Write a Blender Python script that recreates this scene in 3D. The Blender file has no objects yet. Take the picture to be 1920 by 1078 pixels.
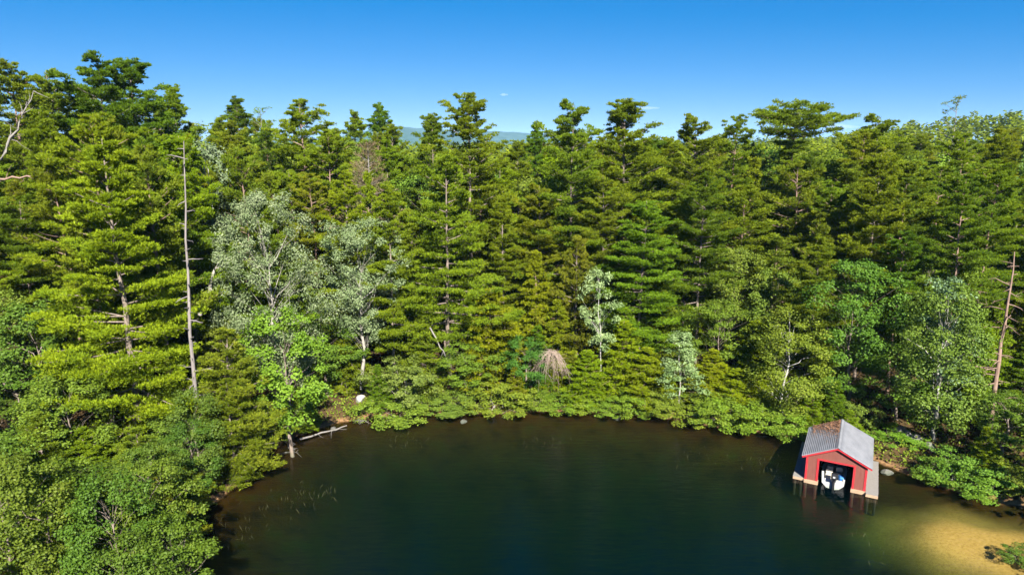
import bpy, bmesh, math, random, re
import numpy as np
from mathutils import Vector, Matrix

# ------------------------------------------------------------------ camera, sky, sun, exposure
scene = bpy.context.scene
COL = scene.collection
H = 28.0                       # the drone's height above the lake, metres
K = H / 26.0                   # depths below were measured for 26 m
PITCH = math.radians(12.21)
CP, SP = math.cos(PITCH), math.sin(PITCH)

cam_d = bpy.data.cameras.new('camera')
cam = bpy.data.objects.new('camera', cam_d)
COL.objects.link(cam)
cam.location = (0, 0, H)
cam.rotation_euler = (math.pi / 2 - PITCH, 0, 0)
cam_d.sensor_width = 36.0
cam_d.lens = 24.0
cam_d.clip_start = 0.5
cam_d.clip_end = 60000
scene.camera = cam

SUN_EL, SUN_AZ = math.radians(38), math.radians(166)      # azimuth clockwise from +Y (the view)
world = bpy.data.worlds.new('World')
scene.world = world
world.use_nodes = True
nt = world.node_tree
nt.nodes.clear()
sky = nt.nodes.new('ShaderNodeTexSky')
sky.sky_type = 'NISHITA'
sky.sun_disc = False
sky.sun_elevation = SUN_EL
sky.sun_rotation = SUN_AZ
sky.altitude = 200
sky.air_density = 0.65
sky.dust_density = 0.0
sky.ozone_density = 10.0
hs = nt.nodes.new('ShaderNodeHueSaturation')
hs.inputs['Saturation'].default_value = 1.0
bg = nt.nodes.new('ShaderNodeBackground')
bg.inputs['Strength'].default_value = 0.05
wo = nt.nodes.new('ShaderNodeOutputWorld')
dn = nt.nodes.new('ShaderNodeVectorMath'); dn.operation = 'SCALE'; dn.inputs['Scale'].default_value = 1 / 8
gr = nt.nodes.new('ShaderNodeVectorMath'); gr.operation = 'MULTIPLY_ADD'       # the deeper blue of the photograph's sky
gr.inputs[1].default_value = (.84, .627, .45); gr.inputs[2].default_value = (-.122, .040, .37)
mxs = nt.nodes.new('ShaderNodeVectorMath'); mxs.operation = 'MAXIMUM'; mxs.inputs[1].default_value = (.004, .004, .004)
up = nt.nodes.new('ShaderNodeVectorMath'); up.operation = 'SCALE'; up.inputs['Scale'].default_value = 5.5
nt.links.new(sky.outputs[0], dn.inputs[0]); nt.links.new(dn.outputs[0], gr.inputs[0]); nt.links.new(gr.outputs[0], mxs.inputs[0])
nt.links.new(mxs.outputs[0], up.inputs[0]); nt.links.new(up.outputs[0], hs.inputs['Color'])
nt.links.new(hs.outputs[0], bg.inputs['Color'])
nt.links.new(bg.outputs[0], wo.inputs['Surface'])

sun_d = bpy.data.lights.new('sun', 'SUN')
sun_d.energy = 5.0
sun_d.angle = math.radians(0.5)
sun_d.color = (1.0, 0.95, 0.86)
sun = bpy.data.objects.new('sun', sun_d)
COL.objects.link(sun)
SDIR = Vector((math.sin(SUN_AZ) * math.cos(SUN_EL), math.cos(SUN_AZ) * math.cos(SUN_EL), math.sin(SUN_EL)))
sun.rotation_euler = (-SDIR).to_track_quat('-Z', 'Y').to_euler()
sun.location = SDIR * 200

vs = scene.view_settings
vs.view_transform = 'Standard'
vs.look = 'None'
vs.gamma = 1.0
vs.use_curve_mapping = False
vs.exposure = 1.95

cy = scene.cycles
cy.max_bounces = 6
cy.diffuse_bounces = 4
cy.glossy_bounces = 2
cy.transmission_bounces = 3
cy.transparent_max_bounces = 8
cy.volume_bounces = 1
cy.caustics_reflective = False
cy.caustics_refractive = False
cy.use_denoising = True

# ------------------------------------------------------------------ small helpers
def ray(px, py):
    x = (px - 960) / 1280.0
    d = (py - 539) / 1280.0
    return np.array([x, CP - SP * d, -(CP * d + SP)])

def on_plane(px, py, z=0.0):
    r = ray(px, py)
    t = (z - H) / r[2]
    return r[0] * t, r[1] * t

def at_depth(px, py, Y):
    r = ray(px, py) * (Y / ray(px, py)[1])
    return r[0], Y, r[2] + H

def tag(o, label=None, cat=None, group=None, kind=None):
    if label: o['label'] = label
    if cat: o['category'] = cat
    if group: o['group'] = group
    if kind: o['kind'] = kind
    return o

def link(name, me, parent=None, mat=None):
    o = bpy.data.objects.new(name, me)
    COL.objects.link(o)
    if parent is not None:
        o.parent = parent
    if mat is not None and me is not None and not me.materials:
        me.materials.append(mat)
    return o

def empty(name, loc=(0, 0, 0), rz=0.0):
    o = bpy.data.objects.new(name, None)
    o.empty_display_size = 0.3
    COL.objects.link(o)
    o.location = loc
    o.rotation_euler = (0, 0, rz)
    return o

def mesh_np(name, V, F, smooth=False):
    """V (n,3), F (m,4) quads"""
    me = bpy.data.meshes.new(name)
    V = np.ascontiguousarray(V, dtype=np.float32)
    F = np.ascontiguousarray(F, dtype=np.int32)
    me.vertices.add(len(V))
    me.vertices.foreach_set('co', V.ravel())
    me.loops.add(F.size)
    me.loops.foreach_set('vertex_index', F.ravel())
    me.polygons.add(len(F))
    me.polygons.foreach_set('loop_start', np.arange(0, F.size, F.shape[1], dtype=np.int32))
    if smooth:
        me.polygons.foreach_set('use_smooth', np.ones(len(F), dtype=bool))
    me.update(calc_edges=True)
    return me

def mesh_quads(name, Q):
    Q = np.concatenate(Q) if isinstance(Q, list) else Q
    n = len(Q)
    return mesh_np(name, Q.reshape(-1, 3), np.arange(n * 4).reshape(n, 4))

class MB:
    """collects boxes, prisms and tubes into one mesh"""
    def __init__(self):
        self.bm = bmesh.new()
    def box(self, x0, x1, y0, y1, z0, z1):
        v = [self.bm.verts.new((x, y, z)) for z in (z0, z1) for y in (y0, y1) for x in (x0, x1)]
        for f in ((0, 2, 3, 1), (4, 5, 7, 6), (0, 1, 5, 4), (2, 6, 7, 3), (0, 4, 6, 2), (1, 3, 7, 5)):
            self.bm.faces.new([v[i] for i in f])
        return self
    def obox(self, M, sx, sy, sz):
        r = bmesh.ops.create_cube(self.bm, size=1.0)
        bmesh.ops.transform(self.bm, matrix=M @ Matrix.Diagonal((sx, sy, sz, 1)), verts=r['verts'])
        return self
    def prism(self, pts, y0, y1):
        """pts (x,z) outline extruded from y0 to y1"""
        a = [self.bm.verts.new((x, y0, z)) for x, z in pts]
        b = [self.bm.verts.new((x, y1, z)) for x, z in pts]
        n = len(pts)
        fs = [self.bm.faces.new(a), self.bm.faces.new(b[::-1])]
        for i in range(n):
            self.bm.faces.new((a[i], b[i], b[(i + 1) % n], a[(i + 1) % n]))
        return self
    def tube(self, pts, rad, n=8, cap=True):
        V, F = tubes(np.array([pts], float), np.array([rad], float), n)
        vs = [self.bm.verts.new(v) for v in V]
        for f in F:
            self.bm.faces.new([vs[i] for i in f])
        if cap:
            self.bm.faces.new(vs[:n][::-1]); self.bm.faces.new(vs[-n:])
        return self
    def build(self, name, mat, parent=None, bevel=0.0, smooth=False):
        bmesh.ops.recalc_face_normals(self.bm, faces=self.bm.faces)
        if bevel:
            bmesh.ops.bevel(self.bm, geom=list(self.bm.edges), offset=bevel, segments=1, affect='EDGES')
        me = bpy.data.meshes.new(name)
        self.bm.to_mesh(me)
        self.bm.free()
        if smooth:
            for p in me.polygons: p.use_smooth = True
        return link(name, me, parent, mat)

def tubes(P, R, n=5):
    """P (m,k,3), R (m,k) -> verts, quad faces"""
    m, k, _ = P.shape
    T = np.gradient(P, axis=1)
    T /= np.linalg.norm(T, axis=2, keepdims=True) + 1e-9
    ref = np.where(np.abs(T[:, :, 2:3]) > 0.9, np.array([1.0, 0, 0]), np.array([0, 0, 1.0]))
    U = np.cross(T, ref); U /= np.linalg.norm(U, axis=2, keepdims=True) + 1e-9
    W = np.cross(T, U)
    a = np.arange(n) * 2 * math.pi / n
    V = P[:, :, None, :] + R[:, :, None, None] * (np.cos(a)[None, None, :, None] * U[:, :, None, :] + np.sin(a)[None, None, :, None] * W[:, :, None, :])
    idx = np.arange(m * k * n).reshape(m, k, n)
    A = idx[:, :-1, :]; B = idx[:, 1:, :]
    F = np.stack([A, np.roll(A, -1, 2), np.roll(B, -1, 2), B], -1).reshape(-1, 4)
    return V.reshape(-1, 3), F

def join_vf(parts):
    Vs, Fs, o = [], [], 0
    for V, F in parts:
        Vs.append(V); Fs.append(F + o); o += len(V)
    return np.concatenate(Vs), np.concatenate(Fs)

def unit(a):
    return a / (np.linalg.norm(a, axis=-1, keepdims=True) + 1e-9)

def blades(p, a, nrm, L, W):
    """diamond leaves from p along a, facing nrm"""
    a = unit(a)
    s = unit(np.cross(a, nrm))
    L = np.asarray(L).reshape(-1, 1) if np.ndim(L) else L
    W = np.asarray(W).reshape(-1, 1) if np.ndim(W) else W
    m = p + a * L * 0.5
    return np.stack([p, m + s * W, p + a * L, m - s * W], 1)

# ------------------------------------------------------------------ materials
def new_mat(name):
    m = bpy.data.materials.new(name)
    m.use_nodes = True
    n = m.node_tree
    n.nodes.clear()
    out = n.nodes.new('ShaderNodeOutputMaterial')
    return m, n, out

def ramp(n, stops):
    r = n.nodes.new('ShaderNodeValToRGB')
    e = r.color_ramp.elements
    while len(e) < len(stops): e.new(0.5)
    for i, (p, c) in enumerate(stops):
        e[i].position = p
        e[i].color = (c[0], c[1], c[2], 1)
    return r

def noise(n, scale, detail=3, vec=None, rough=0.55):
    t = n.nodes.new('ShaderNodeTexNoise')
    t.inputs['Scale'].default_value = scale
    t.inputs['Detail'].default_value = detail
    t.inputs['Roughness'].default_value = rough
    if vec is not None: n.links.new(vec, t.inputs['Vector'])
    return t

def coords(n, which='Object', scale=None):
    c = n.nodes.new('ShaderNodeTexCoord')
    if scale is None: return c.outputs[which]
    mp = n.nodes.new('ShaderNodeMapping')
    mp.inputs['Scale'].default_value = scale
    n.links.new(c.outputs[which], mp.inputs['Vector'])
    return mp.outputs[0]

def simple(name, c1, c2=None, rough=0.7, scale=3.0, metal=0.0, stretch=None, bump=0.0, spec=0.3):
    m, n, out = new_mat(name)
    b = n.nodes.new('ShaderNodeBsdfPrincipled')
    b.inputs['Roughness'].default_value = rough
    b.inputs['Metallic'].default_value = metal
    b.inputs['Specular IOR Level'].default_value = spec
    c2 = c2 or tuple(x * 0.8 for x in c1)
    t = noise(n, scale, 5, coords(n, 'Object', stretch or (1, 1, 1)), 0.65)
    r = ramp(n, [(0.3, c1), (0.7, c2)])
    n.links.new(t.outputs[0], r.inputs[0])
    n.links.new(r.outputs[0], b.inputs['Base Color'])
    if bump:
        bp = n.nodes.new('ShaderNodeBump')
        bp.inputs['Strength'].default_value = bump
        bp.inputs['Distance'].default_value = 0.05
        n.links.new(t.outputs[0], bp.inputs['Height'])
        n.links.new(bp.outputs[0], b.inputs['Normal'])
    n.links.new(b.outputs[0], out.inputs['Surface'])
    return m

def leaf_mat(name, c1, c2, c3, transl=0.3, gloss=0.05, scale=0.7, rough=0.6):
    """foliage: three leaf hues in patches, tinted by each tree's own object colour"""
    m, n, out = new_mat(name)
    oi = n.nodes.new('ShaderNodeObjectInfo')
    t = noise(n, scale, 2, coords(n, 'Object'))
    g = n.nodes.new('ShaderNodeNewGeometry')
    ad = n.nodes.new('ShaderNodeMath'); ad.operation = 'MULTIPLY_ADD'
    n.links.new(g.outputs['Random Per Island'], ad.inputs[0])
    ad.inputs[1].default_value = 0.35
    n.links.new(t.outputs[0], ad.inputs[2])
    r = ramp(n, [(0.42, c1), (0.68, c2), (0.95, c3)])
    n.links.new(ad.outputs[0], r.inputs[0])
    mx = n.nodes.new('ShaderNodeMix'); mx.data_type = 'RGBA'; mx.blend_type = 'MULTIPLY'
    mx.inputs['Factor'].default_value = 1.0
    n.links.new(r.outputs[0], mx.inputs['A'])
    n.links.new(oi.outputs['Color'], mx.inputs['B'])
    col = mx.outputs['Result']
    d = n.nodes.new('ShaderNodeBsdfDiffuse')
    tr = n.nodes.new('ShaderNodeBsdfTranslucent')
    gl = n.nodes.new('ShaderNodeBsdfGlossy'); gl.inputs['Roughness'].default_value = rough
    gl.inputs['Color'].default_value = (0.8, 0.85, 0.75, 1)
    n.links.new(col, d.inputs['Color'])
    n.links.new(col, tr.inputs['Color'])
    a = n.nodes.new('ShaderNodeMixShader'); a.inputs[0].default_value = transl
    n.links.new(d.outputs[0], a.inputs[1]); n.links.new(tr.outputs[0], a.inputs[2])
    b = n.nodes.new('ShaderNodeMixShader'); b.inputs[0].default_value = gloss
    n.links.new(a.outputs[0], b.inputs[1]); n.links.new(gl.outputs[0], b.inputs[2])
    n.links.new(b.outputs[0], out.inputs['Surface'])
    return m

M = {}
M['needle'] = leaf_mat('pine needles', (.112, .160, .009), (.160, .208, .010), (.205, .245, .012), .44, .004, 0.45)
M['redneedle'] = leaf_mat('red pine needles', (.108, .145, .010), (.155, .192, .012), (.205, .228, .016), .42, .004, 0.6)
M['cedar'] = leaf_mat('cedar sprays', (.115, .155, .006), (.165, .215, .008), (.215, .255, .011), .44, .004, 0.7)
M['leaf'] = leaf_mat('broad leaves', (.088, .138, .013), (.125, .182, .016), (.170, .225, .026), .42, .012, 0.6)
M['silver'] = leaf_mat('pale silver leaves', (.09, .138, .046), (.158, .210, .088), (.25, .30, .160), .35, .015, 0.9)
M['deadneedle'] = leaf_mat('dead twigs', (.11, .075, .040), (.16, .11, .065), (.20, .15, .095), .1, .0, 0.8)
M['bark'] = simple('grey brown bark', (.10, .075, .055), (.21, .17, .14), .9, 6, stretch=(1, 1, .25), bump=.4)
M['redbark'] = simple('reddish pine bark', (.125, .078, .056), (.24, .165, .125), .9, 5, stretch=(1, 1, .3), bump=.4)
M['palebark'] = simple('pale grey bark', (.16, .145, .12), (.31, .29, .25), .85, 5, stretch=(1, 1, .4), bump=.3)
M['birchbark'] = simple('white birch bark', (.42, .405, .365), (.19, .17, .145), .7, 4, stretch=(.5, .5, 2.5))
M['greywood'] = simple('weathered dead wood', (.11, .10, .088), (.20, .185, .165), .9, 7, stretch=(1, 1, .3), bump=.3)

# ------------------------------------------------------------------ ground and lake bed (one sheet), water
SH26 = [(-20.5, 37), (-22.7, 41.6), (-22.3, 44.3), (-21.0, 48.9), (-21.3, 52.6), (-19.4, 57.3), (-16.2, 60.3), (-13.2, 61.3),
        (-9, 62.2), (-5, 62.4), (0, 62.6), (5, 62.8), (10.3, 62.4), (14.4, 61.4), (17.2, 59.8), (20, 58.9), (23.5, 57.6), (27.2, 56.2),
        (30.6, 51.6), (32.2, 48.8), (35.0, 46.0), (38.5, 44.3), (39.5, 42.4), (35.8, 40.6), (33.0, 39.4), (31.6, 38.2), (31.2, 36.5),
        (33.5, 31), (40, 18), (48, -10), (60, -70), (-50, -70), (-34, -20), (-20, 12), (-15.8, 27), (-18.2, 33)]
SHORE = np.array(SH26) * K

def shore_dist(x, y):
    """signed distance to the shoreline, positive on land"""
    x = np.asarray(x, float); y = np.asarray(y, float)
    d = np.full(x.shape, 1e9); inside = np.zeros(x.shape, bool)
    n = len(SHORE)
    for i in range(n):
        ax, ay = SHORE[i]; bx, by = SHORE[(i + 1) % n]
        ex, ey = bx - ax, by - ay
        t = np.clip(((x - ax) * ex + (y - ay) * ey) / (ex * ex + ey * ey), 0, 1)
        d = np.minimum(d, np.hypot(x - ax - t * ex, y - ay - t * ey))
        c = ((ay > y) != (by > y))
        with np.errstate(divide='ignore', invalid='ignore'):
            xi = ax + (y - ay) / (by - ay if by != ay else 1e-9) * ex
        inside ^= (c & (x < xi))
    return np.where(inside, -d, d)

def wob(x, y):
    return (np.sin(x * .31 + 1.3) * np.cos(y * .27 + .4) + .5 * np.sin(x * .83 - y * .61) + .35 * np.sin(x * 1.7 + y * 1.3 + 2))

def sand_mask(x, y):
    """1 inside the shallow sand bar at the near right"""
    cx, cy_ = 35.0, 42.8
    a = math.radians(-38)
    u = (x - cx) * math.cos(a) + (y - cy_) * math.sin(a)
    v = -(x - cx) * math.sin(a) + (y - cy_) * math.cos(a)
    q = np.sqrt((u / 9.5) ** 2 + (v / 5.0) ** 2) + .07 * wob(x * 1.3, y * 1.3)
    return np.clip((1.25 - q) / 1.0, 0, 1)

def height(x, y):
    x = np.asarray(x, float); y = np.asarray(y, float)
    d = shore_dist(x, y)
    dl = np.maximum(d, 0)
    rise = .42 * (1 - np.exp(-dl / .6)) + 3.6 * (1 - np.exp(-dl / 30)) + .14 * wob(x, y) * np.clip(dl / 4, 0, 1)
    rise = rise + 4.5 * np.exp(-((x + 68) ** 2 + (y - 88) ** 2) / 42 ** 2) * np.clip(dl / 20, 0, 1)
    far = np.clip((y - 170) / 200, 0, 1)
    rise = rise - far * 9 * np.clip(dl / 60, 0, 1)
    rise = rise + 34 * np.exp(-((x - 330) / 170) ** 2 - ((y - 430) / 190) ** 2)
    dep = np.maximum(-d, 0)
    dep = .12 + .20 * dep + .012 * dep ** 2 * (dep < 8) + (dep >= 8) * (.012 * 64 + .1 * (dep - 8))
    dep = np.minimum(dep, 5.5) + .1 * wob(x, y) * np.clip(dep, 0, 1)
    s = sand_mask(x, y); s = s * s * (3 - 2 * s)
    dep = dep * (1 - s) + .10 * s
    return np.where(d > 0, np.maximum(rise, .02), -np.maximum(dep, .03))

def gz(x, y):
    return float(height(np.array([x]), np.array([y]))[0])

def axis_nodes(lo, hi, fine_lo, fine_hi, step):
    a = list(np.arange(fine_lo, fine_hi + 1e-6, step))
    s, v = step, fine_hi
    while v < hi:
        s *= 1.22; v += s; a.append(min(v, hi))
    s, v = step, fine_lo
    while v > lo:
        s *= 1.22; v -= s; a.insert(0, max(v, lo))
    return np.array(a)

gx = axis_nodes(-9000, 9000, -60, 70, 0.7)
gy = axis_nodes(-300, 14000, 22, 110, 0.7)
GX, GY = np.meshgrid(gx, gy)
GZ = height(GX, GY)
nx, ny = len(gx), len(gy)
idx = np.arange(nx * ny).reshape(ny, nx)
F = np.stack([idx[:-1, :-1], idx[:-1, 1:], idx[1:, 1:], idx[1:, :-1]], -1).reshape(-1, 4)
ground_me = mesh_np('ground', np.stack([GX, GY, GZ], -1).reshape(-1, 3), F, True)

m, n, out = new_mat('forest floor and lake bed')
geo = n.nodes.new('ShaderNodeNewGeometry')
sep = n.nodes.new('ShaderNodeSeparateXYZ'); n.links.new(geo.outputs['Position'], sep.inputs[0])
at_s = n.nodes.new('ShaderNodeAttribute'); at_s.attribute_name = 'sand'
t1 = noise(n, .5, 6, geo.outputs['Position'], .65)
t2 = noise(n, 5, 5, geo.outputs['Position'], .7)
floor_c = ramp(n, [(.35, (.030, .022, .012)), (.6, (.075, .048, .022)), (.8, (.035, .050, .012))])
n.links.new(t1.outputs[0], floor_c.inputs[0])
bank_c = ramp(n, [(.3, (.10, .055, .025)), (.7, (.24, .145, .07))])
n.links.new(t2.outputs[0], bank_c.inputs[0])
bed_c = ramp(n, [(.30, (.006, .003, .0006)), (.50, (.018, .0085, .0016)), (.72, (.013, .0115, .0015))])
n.links.new(t1.outputs[0], bed_c.inputs[0])
sand_c = ramp(n, [(.3, (.17, .108, .026)), (.5, (.25, .162, .042)), (.75, (.30, .20, .062))])
n.links.new(t2.outputs[0], sand_c.inputs[0])
def mixc(f, a, b):
    x = n.nodes.new('ShaderNodeMix'); x.data_type = 'RGBA'
    n.links.new(f, x.inputs['Factor']); n.links.new(a, x.inputs['A']); n.links.new(b, x.inputs['B'])
    return x.outputs['Result']
def mrange(v, a, b):
    x = n.nodes.new('ShaderNodeMapRange'); x.inputs[1].default_value = a; x.inputs[2].default_value = b
    n.links.new(v, x.inputs[0]); return x.outputs[0]
c = mixc(mrange(sep.outputs[2], .16, .32), bank_c.outputs[0], floor_c.outputs[0])
c = mixc(mrange(sep.outputs[2], -.08, .04), bed_c.outputs[0], c)
c = mixc(at_s.outputs['Fac'], c, sand_c.outputs[0])
wood_c = ramp(n, [(.35, (.045, .070, .012)), (.65, (.085, .115, .018))]); n.links.new(t1.outputs[0], wood_c.inputs[0])
c = mixc(mrange(sep.outputs[1], 160, 260), c, wood_c.outputs[0])
b = n.nodes.new('ShaderNodeBsdfPrincipled'); b.inputs['Roughness'].default_value = .95
b.inputs['Specular IOR Level'].default_value = 0
n.links.new(c, b.inputs['Base Color'])
bp = n.nodes.new('ShaderNodeBump'); bp.inputs['Strength'].default_value = .5; bp.inputs['Distance'].default_value = .1
n.links.new(t2.outputs[0], bp.inputs['Height']); n.links.new(bp.outputs[0], b.inputs['Normal'])
n.links.new(b.outputs[0], out.inputs['Surface'])
sa = ground_me.attributes.new('sand', 'FLOAT', 'POINT')
SM = sand_mask(GX, GY) * (shore_dist(GX, GY) < 1.0)
SM = np.clip(SM * 1.5 - .1, 0, 1)
sa.data.foreach_set('value', SM.ravel().astype(np.float32))
ground = tag(link('ground', ground_me, None, m), kind='structure')

# the lake: a rippled surface over absorbing, faintly green water
wx = axis_nodes(-400, 400, -60, 70, 4); wy = axis_nodes(-300, 95, 20, 90, 4)
WX, WY = np.meshgrid(wx, wy)
idx = np.arange(WX.size).reshape(WX.shape)
F = np.stack([idx[:-1, :-1], idx[:-1, 1:], idx[1:, 1:], idx[1:, :-1]], -1).reshape(-1, 4)
m, n, out = new_mat('lake water')
tp = n.nodes.new('ShaderNodeBsdfTransparent'); tp.inputs['Color'].default_value = (.97, .97, .94, 1)
gl = n.nodes.new('ShaderNodeBsdfGlossy'); gl.inputs['Roughness'].default_value = .04
fr = n.nodes.new('ShaderNodeFresnel')
gb = n.nodes.new('ShaderNodeNewGeometry')
mr = n.nodes.new('ShaderNodeMapRange'); mr.inputs['To Min'].default_value = 1.30; mr.inputs['To Max'].default_value = 1 / 1.30   # same reflectance from either side
n.links.new(gb.outputs['Backfacing'], mr.inputs['Value']); n.links.new(mr.outputs[0], fr.inputs['IOR'])
w1 = noise(n, 1.0, 3, coords(n, 'Object', (.55, 1.9, 1)), .6)
w2 = noise(n, 1.0, 2, coords(n, 'Object', (.08, .14, 1)), .5)
mlt = n.nodes.new('ShaderNodeMath'); mlt.operation = 'MULTIPLY'
n.links.new(w1.outputs[0], mlt.inputs[0]); n.links.new(w2.outputs[0], mlt.inputs[1])
bp = n.nodes.new('ShaderNodeBump'); bp.inputs['Strength'].default_value = .9; bp.inputs['Distance'].default_value = .14
n.links.new(mlt.outputs[0], bp.inputs['Height'])
n.links.new(bp.outputs[0], gl.inputs['Normal']); n.links.new(bp.outputs[0], fr.inputs['Normal'])
mx = n.nodes.new('ShaderNodeMixShader')
n.links.new(fr.outputs[0], mx.inputs[0]); n.links.new(tp.outputs[0], mx.inputs[1]); n.links.new(gl.outputs[0], mx.inputs[2])
n.links.new(mx.outputs[0], out.inputs['Surface'])
va = n.nodes.new('ShaderNodeVolumeAbsorption'); va.inputs['Color'].default_value = (.30, .66, .44, 1); va.inputs['Density'].default_value = .30
vsn = n.nodes.new('ShaderNodeVolumeScatter'); vsn.inputs['Color'].default_value = (.00, .36, .44, 1); vsn.inputs['Density'].default_value = .0048
av = n.nodes.new('ShaderNodeAddShader')
n.links.new(va.outputs[0], av.inputs[0]); n.links.new(vsn.outputs[0], av.inputs[1])
n.links.new(av.outputs[0], out.inputs['Volume'])
water = tag(link('water', mesh_np('water', np.stack([WX, WY, 0 * WX], -1).reshape(-1, 3), F, True), None, m), kind='structure')

# ------------------------------------------------------------------ boathouse
M['redwall'] = simple('faded red board wall', (.118, .036, .026), (.158, .054, .040), .8, 2.5, stretch=(3, 3, .4), bump=.15)
M['redtrim'] = simple('bright red trim', (.36, .020, .027), (.30, .020, .024), .55, 4)
M['roofmetal'] = simple('galvanised roof sheet', (.19, .195, .21), (.13, .135, .15), .5, 1.5, metal=.1, stretch=(1, .6, 1))
M['deckwood'] = simple('weathered deck boards', (.19, .18, .165), (.13, .12, .105), .85, 6, stretch=(1, 6, 1))
M['timber'] = simple('pale sill timber', (.36, .25, .16), (.24, .16, .10), .8, 4, stretch=(.5, 3, 3))
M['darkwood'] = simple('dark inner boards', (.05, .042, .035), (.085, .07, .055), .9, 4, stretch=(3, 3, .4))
M['wetwood'] = simple('wet black piles', (.014, .011, .007), (.022, .017, .010), .6, 4)
M['whitegel'] = simple('white boat hull', (.42, .42, .405), (.36, .37, .36), .3, 1.0, spec=.5)
M['vinyl'] = simple('cream vinyl seat', (.50, .46, .38), (.42, .39, .32), .5, 4)
M['black'] = simple('black engine cowl', (.012, .012, .014), (.02, .02, .022), .3, 3, spec=.5)
M['blue'] = simple('blue fabric', (.035, .16, .42), (.025, .11, .32), .7, 6)
M['steel'] = simple('brushed steel', (.5, .5, .5), (.4, .4, .4), .3, 5, metal=.9)
M['glass'] = simple('smoked screen', (.10, .12, .13), (.08, .10, .11), .1, 2, spec=.6)

BX, BY, BROT = 26.5, 51.45, math.radians(-28)
bh = tag(empty('boathouse', (BX, BY, -.14), BROT), 'small red boathouse with a grey metal gable roof standing in the lake', 'boathouse')
HW, WT, AP, LB, Z0 = 2.25, 2.55, 3.62, 6.1, .42
fw = MB()
fw.prism([(-HW, Z0), (-1.30, Z0), (-1.30, 2.32), (1.30, 2.32), (1.30, Z0), (HW, Z0), (HW, WT), (0, AP), (-HW, WT)], 0, .10)
fw.build('front_wall', M['redwall'], bh)
for s in (-1, 1):
    w = MB(); w.box(min(s * HW, s * (HW - .09)), max(s * HW, s * (HW - .09)), .103, LB - .103, Z0, WT - .03)
    w.build('side_wall', M['redwall'], bh)
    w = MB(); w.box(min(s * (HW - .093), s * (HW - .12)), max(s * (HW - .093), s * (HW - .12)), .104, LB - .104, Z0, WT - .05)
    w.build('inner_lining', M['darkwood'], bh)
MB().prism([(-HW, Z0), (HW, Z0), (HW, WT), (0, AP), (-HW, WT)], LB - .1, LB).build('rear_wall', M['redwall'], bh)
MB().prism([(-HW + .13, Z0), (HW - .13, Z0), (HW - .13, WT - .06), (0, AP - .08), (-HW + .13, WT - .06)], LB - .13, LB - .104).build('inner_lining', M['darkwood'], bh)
# trim: corner boards, opening frame, rake boards
for s in (-1, 1):
    t = MB()
    t.box(min(s * (HW - .13), s * (HW + .03)), max(s * (HW - .13), s * (HW + .03)), -.03, -.002, Z0, WT - .02)
    t.box(min(s * (HW + .002), s * (HW + .03)), max(s * (HW + .002), s * (HW + .03)), .0, .13, Z0, WT - .02)
    t.build('corner_board', M['redtrim'], bh)
ft = MB()
ft.box(-1.43, -1.30, -.03, -.002, .10, 2.45); ft.box(1.30, 1.43, -.03, -.002, .10, 2.45); ft.box(-1.297, 1.297, -.031, -.003, 2.32, 2.45)
ft.box(-1.298, -1.27, -.03, .14, .10, 2.318); ft.box(1.27, 1.298, -.03, .14, .10, 2.318)
ft.build('door_frame', M['redtrim'], bh)
RP = math.atan2(AP - WT, HW)          # roof pitch
EX = .34                              # eave overhang
for s in (-1, 1):
    L = (HW + EX) / math.cos(RP)
    # roof sheet with ribs running down the slope
    ny_ = 40 if s < 0 else 150; ys = np.linspace(-.22, LB + .22, ny_)
    amp = .055 if s < 0 else .010
    rib = amp * (np.abs(((ys / .30) % 1.0) - .5) * 2) ** (3 if s < 0 else 8) * 2
    nu_ = 127 if s < 0 else 7; us = np.linspace(0, L, nu_)
    if s < 0: rib = rib * 0
    wave = .020 * np.cos(us / L * 2 * math.pi * 18) if s < 0 else us * 0
    V = []
    for top in (1, 0):
        for u, wv in zip(us, wave):
            for yy, rb in zip(ys, rib):
                x = s * (.02 + u * math.cos(RP)); z = AP + .09 - u * math.sin(RP)
                off = (.045 + rb + wv) if top else 0.0
                V.append((x + s * math.sin(RP) * off, yy, z + math.cos(RP) * off))
    idx = np.arange(2 * nu_ * ny_).reshape(2, nu_, ny_)
    Fq = [np.stack([q[:-1, :-1], q[:-1, 1:], q[1:, 1:], q[1:, :-1]], -1).reshape(-1, 4) for q in (idx[0], idx[1])]
    for q in (idx[:, 0, :], idx[:, -1, :], idx[:, :, 0], idx[:, :, -1]):
        Fq.append(np.stack([q[0, :-1], q[0, 1:], q[1, 1:], q[1, :-1]], -1).reshape(-1, 4))
    me = mesh_np('roof', np.array(V), np.concatenate(Fq))
    bmf = bmesh.new(); bmf.from_mesh(me); bmesh.ops.remove_doubles(bmf, verts=bmf.verts, dist=1e-5)
    bmesh.ops.recalc_face_normals(bmf, faces=bmf.faces); bmf.to_mesh(me); bmf.free()
    rf = link('roof', me, bh, M['roofmetal'])
    # rake board under the roof edge
    cx = s * (HW + EX) / 2
    for yy in (-.20, LB + .17):
        rk = MB()
        Mx = Matrix.Translation((cx, yy + .015, AP + .015 - (HW + EX) / 2 * math.tan(RP))) @ Matrix.Rotation(s * RP, 4, 'Y')
        rk.obox(Mx, L - .01, .03, .13)
        rk.build('rake_board', M['redtrim'], bh)
    ef = MB(); xe = s * (HW + EX - .02); ze = AP + .02 - (HW + EX) * math.tan(RP)
    ef.box(min(xe, xe - s * .03), max(xe, xe - s * .03), -.15, LB + .15, ze - .05, ze + .05); ef.build('eave_board', M['whitegel'], bh)
rc = MB(); rc.prism([(-.16, AP + .075), (0, AP + .165), (.16, AP + .075), (.16, AP + .095), (0, AP + .19), (-.16, AP + .095)], -.24, LB + .24)
rc.build('ridge_cap', M['roofmetal'], bh)
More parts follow.
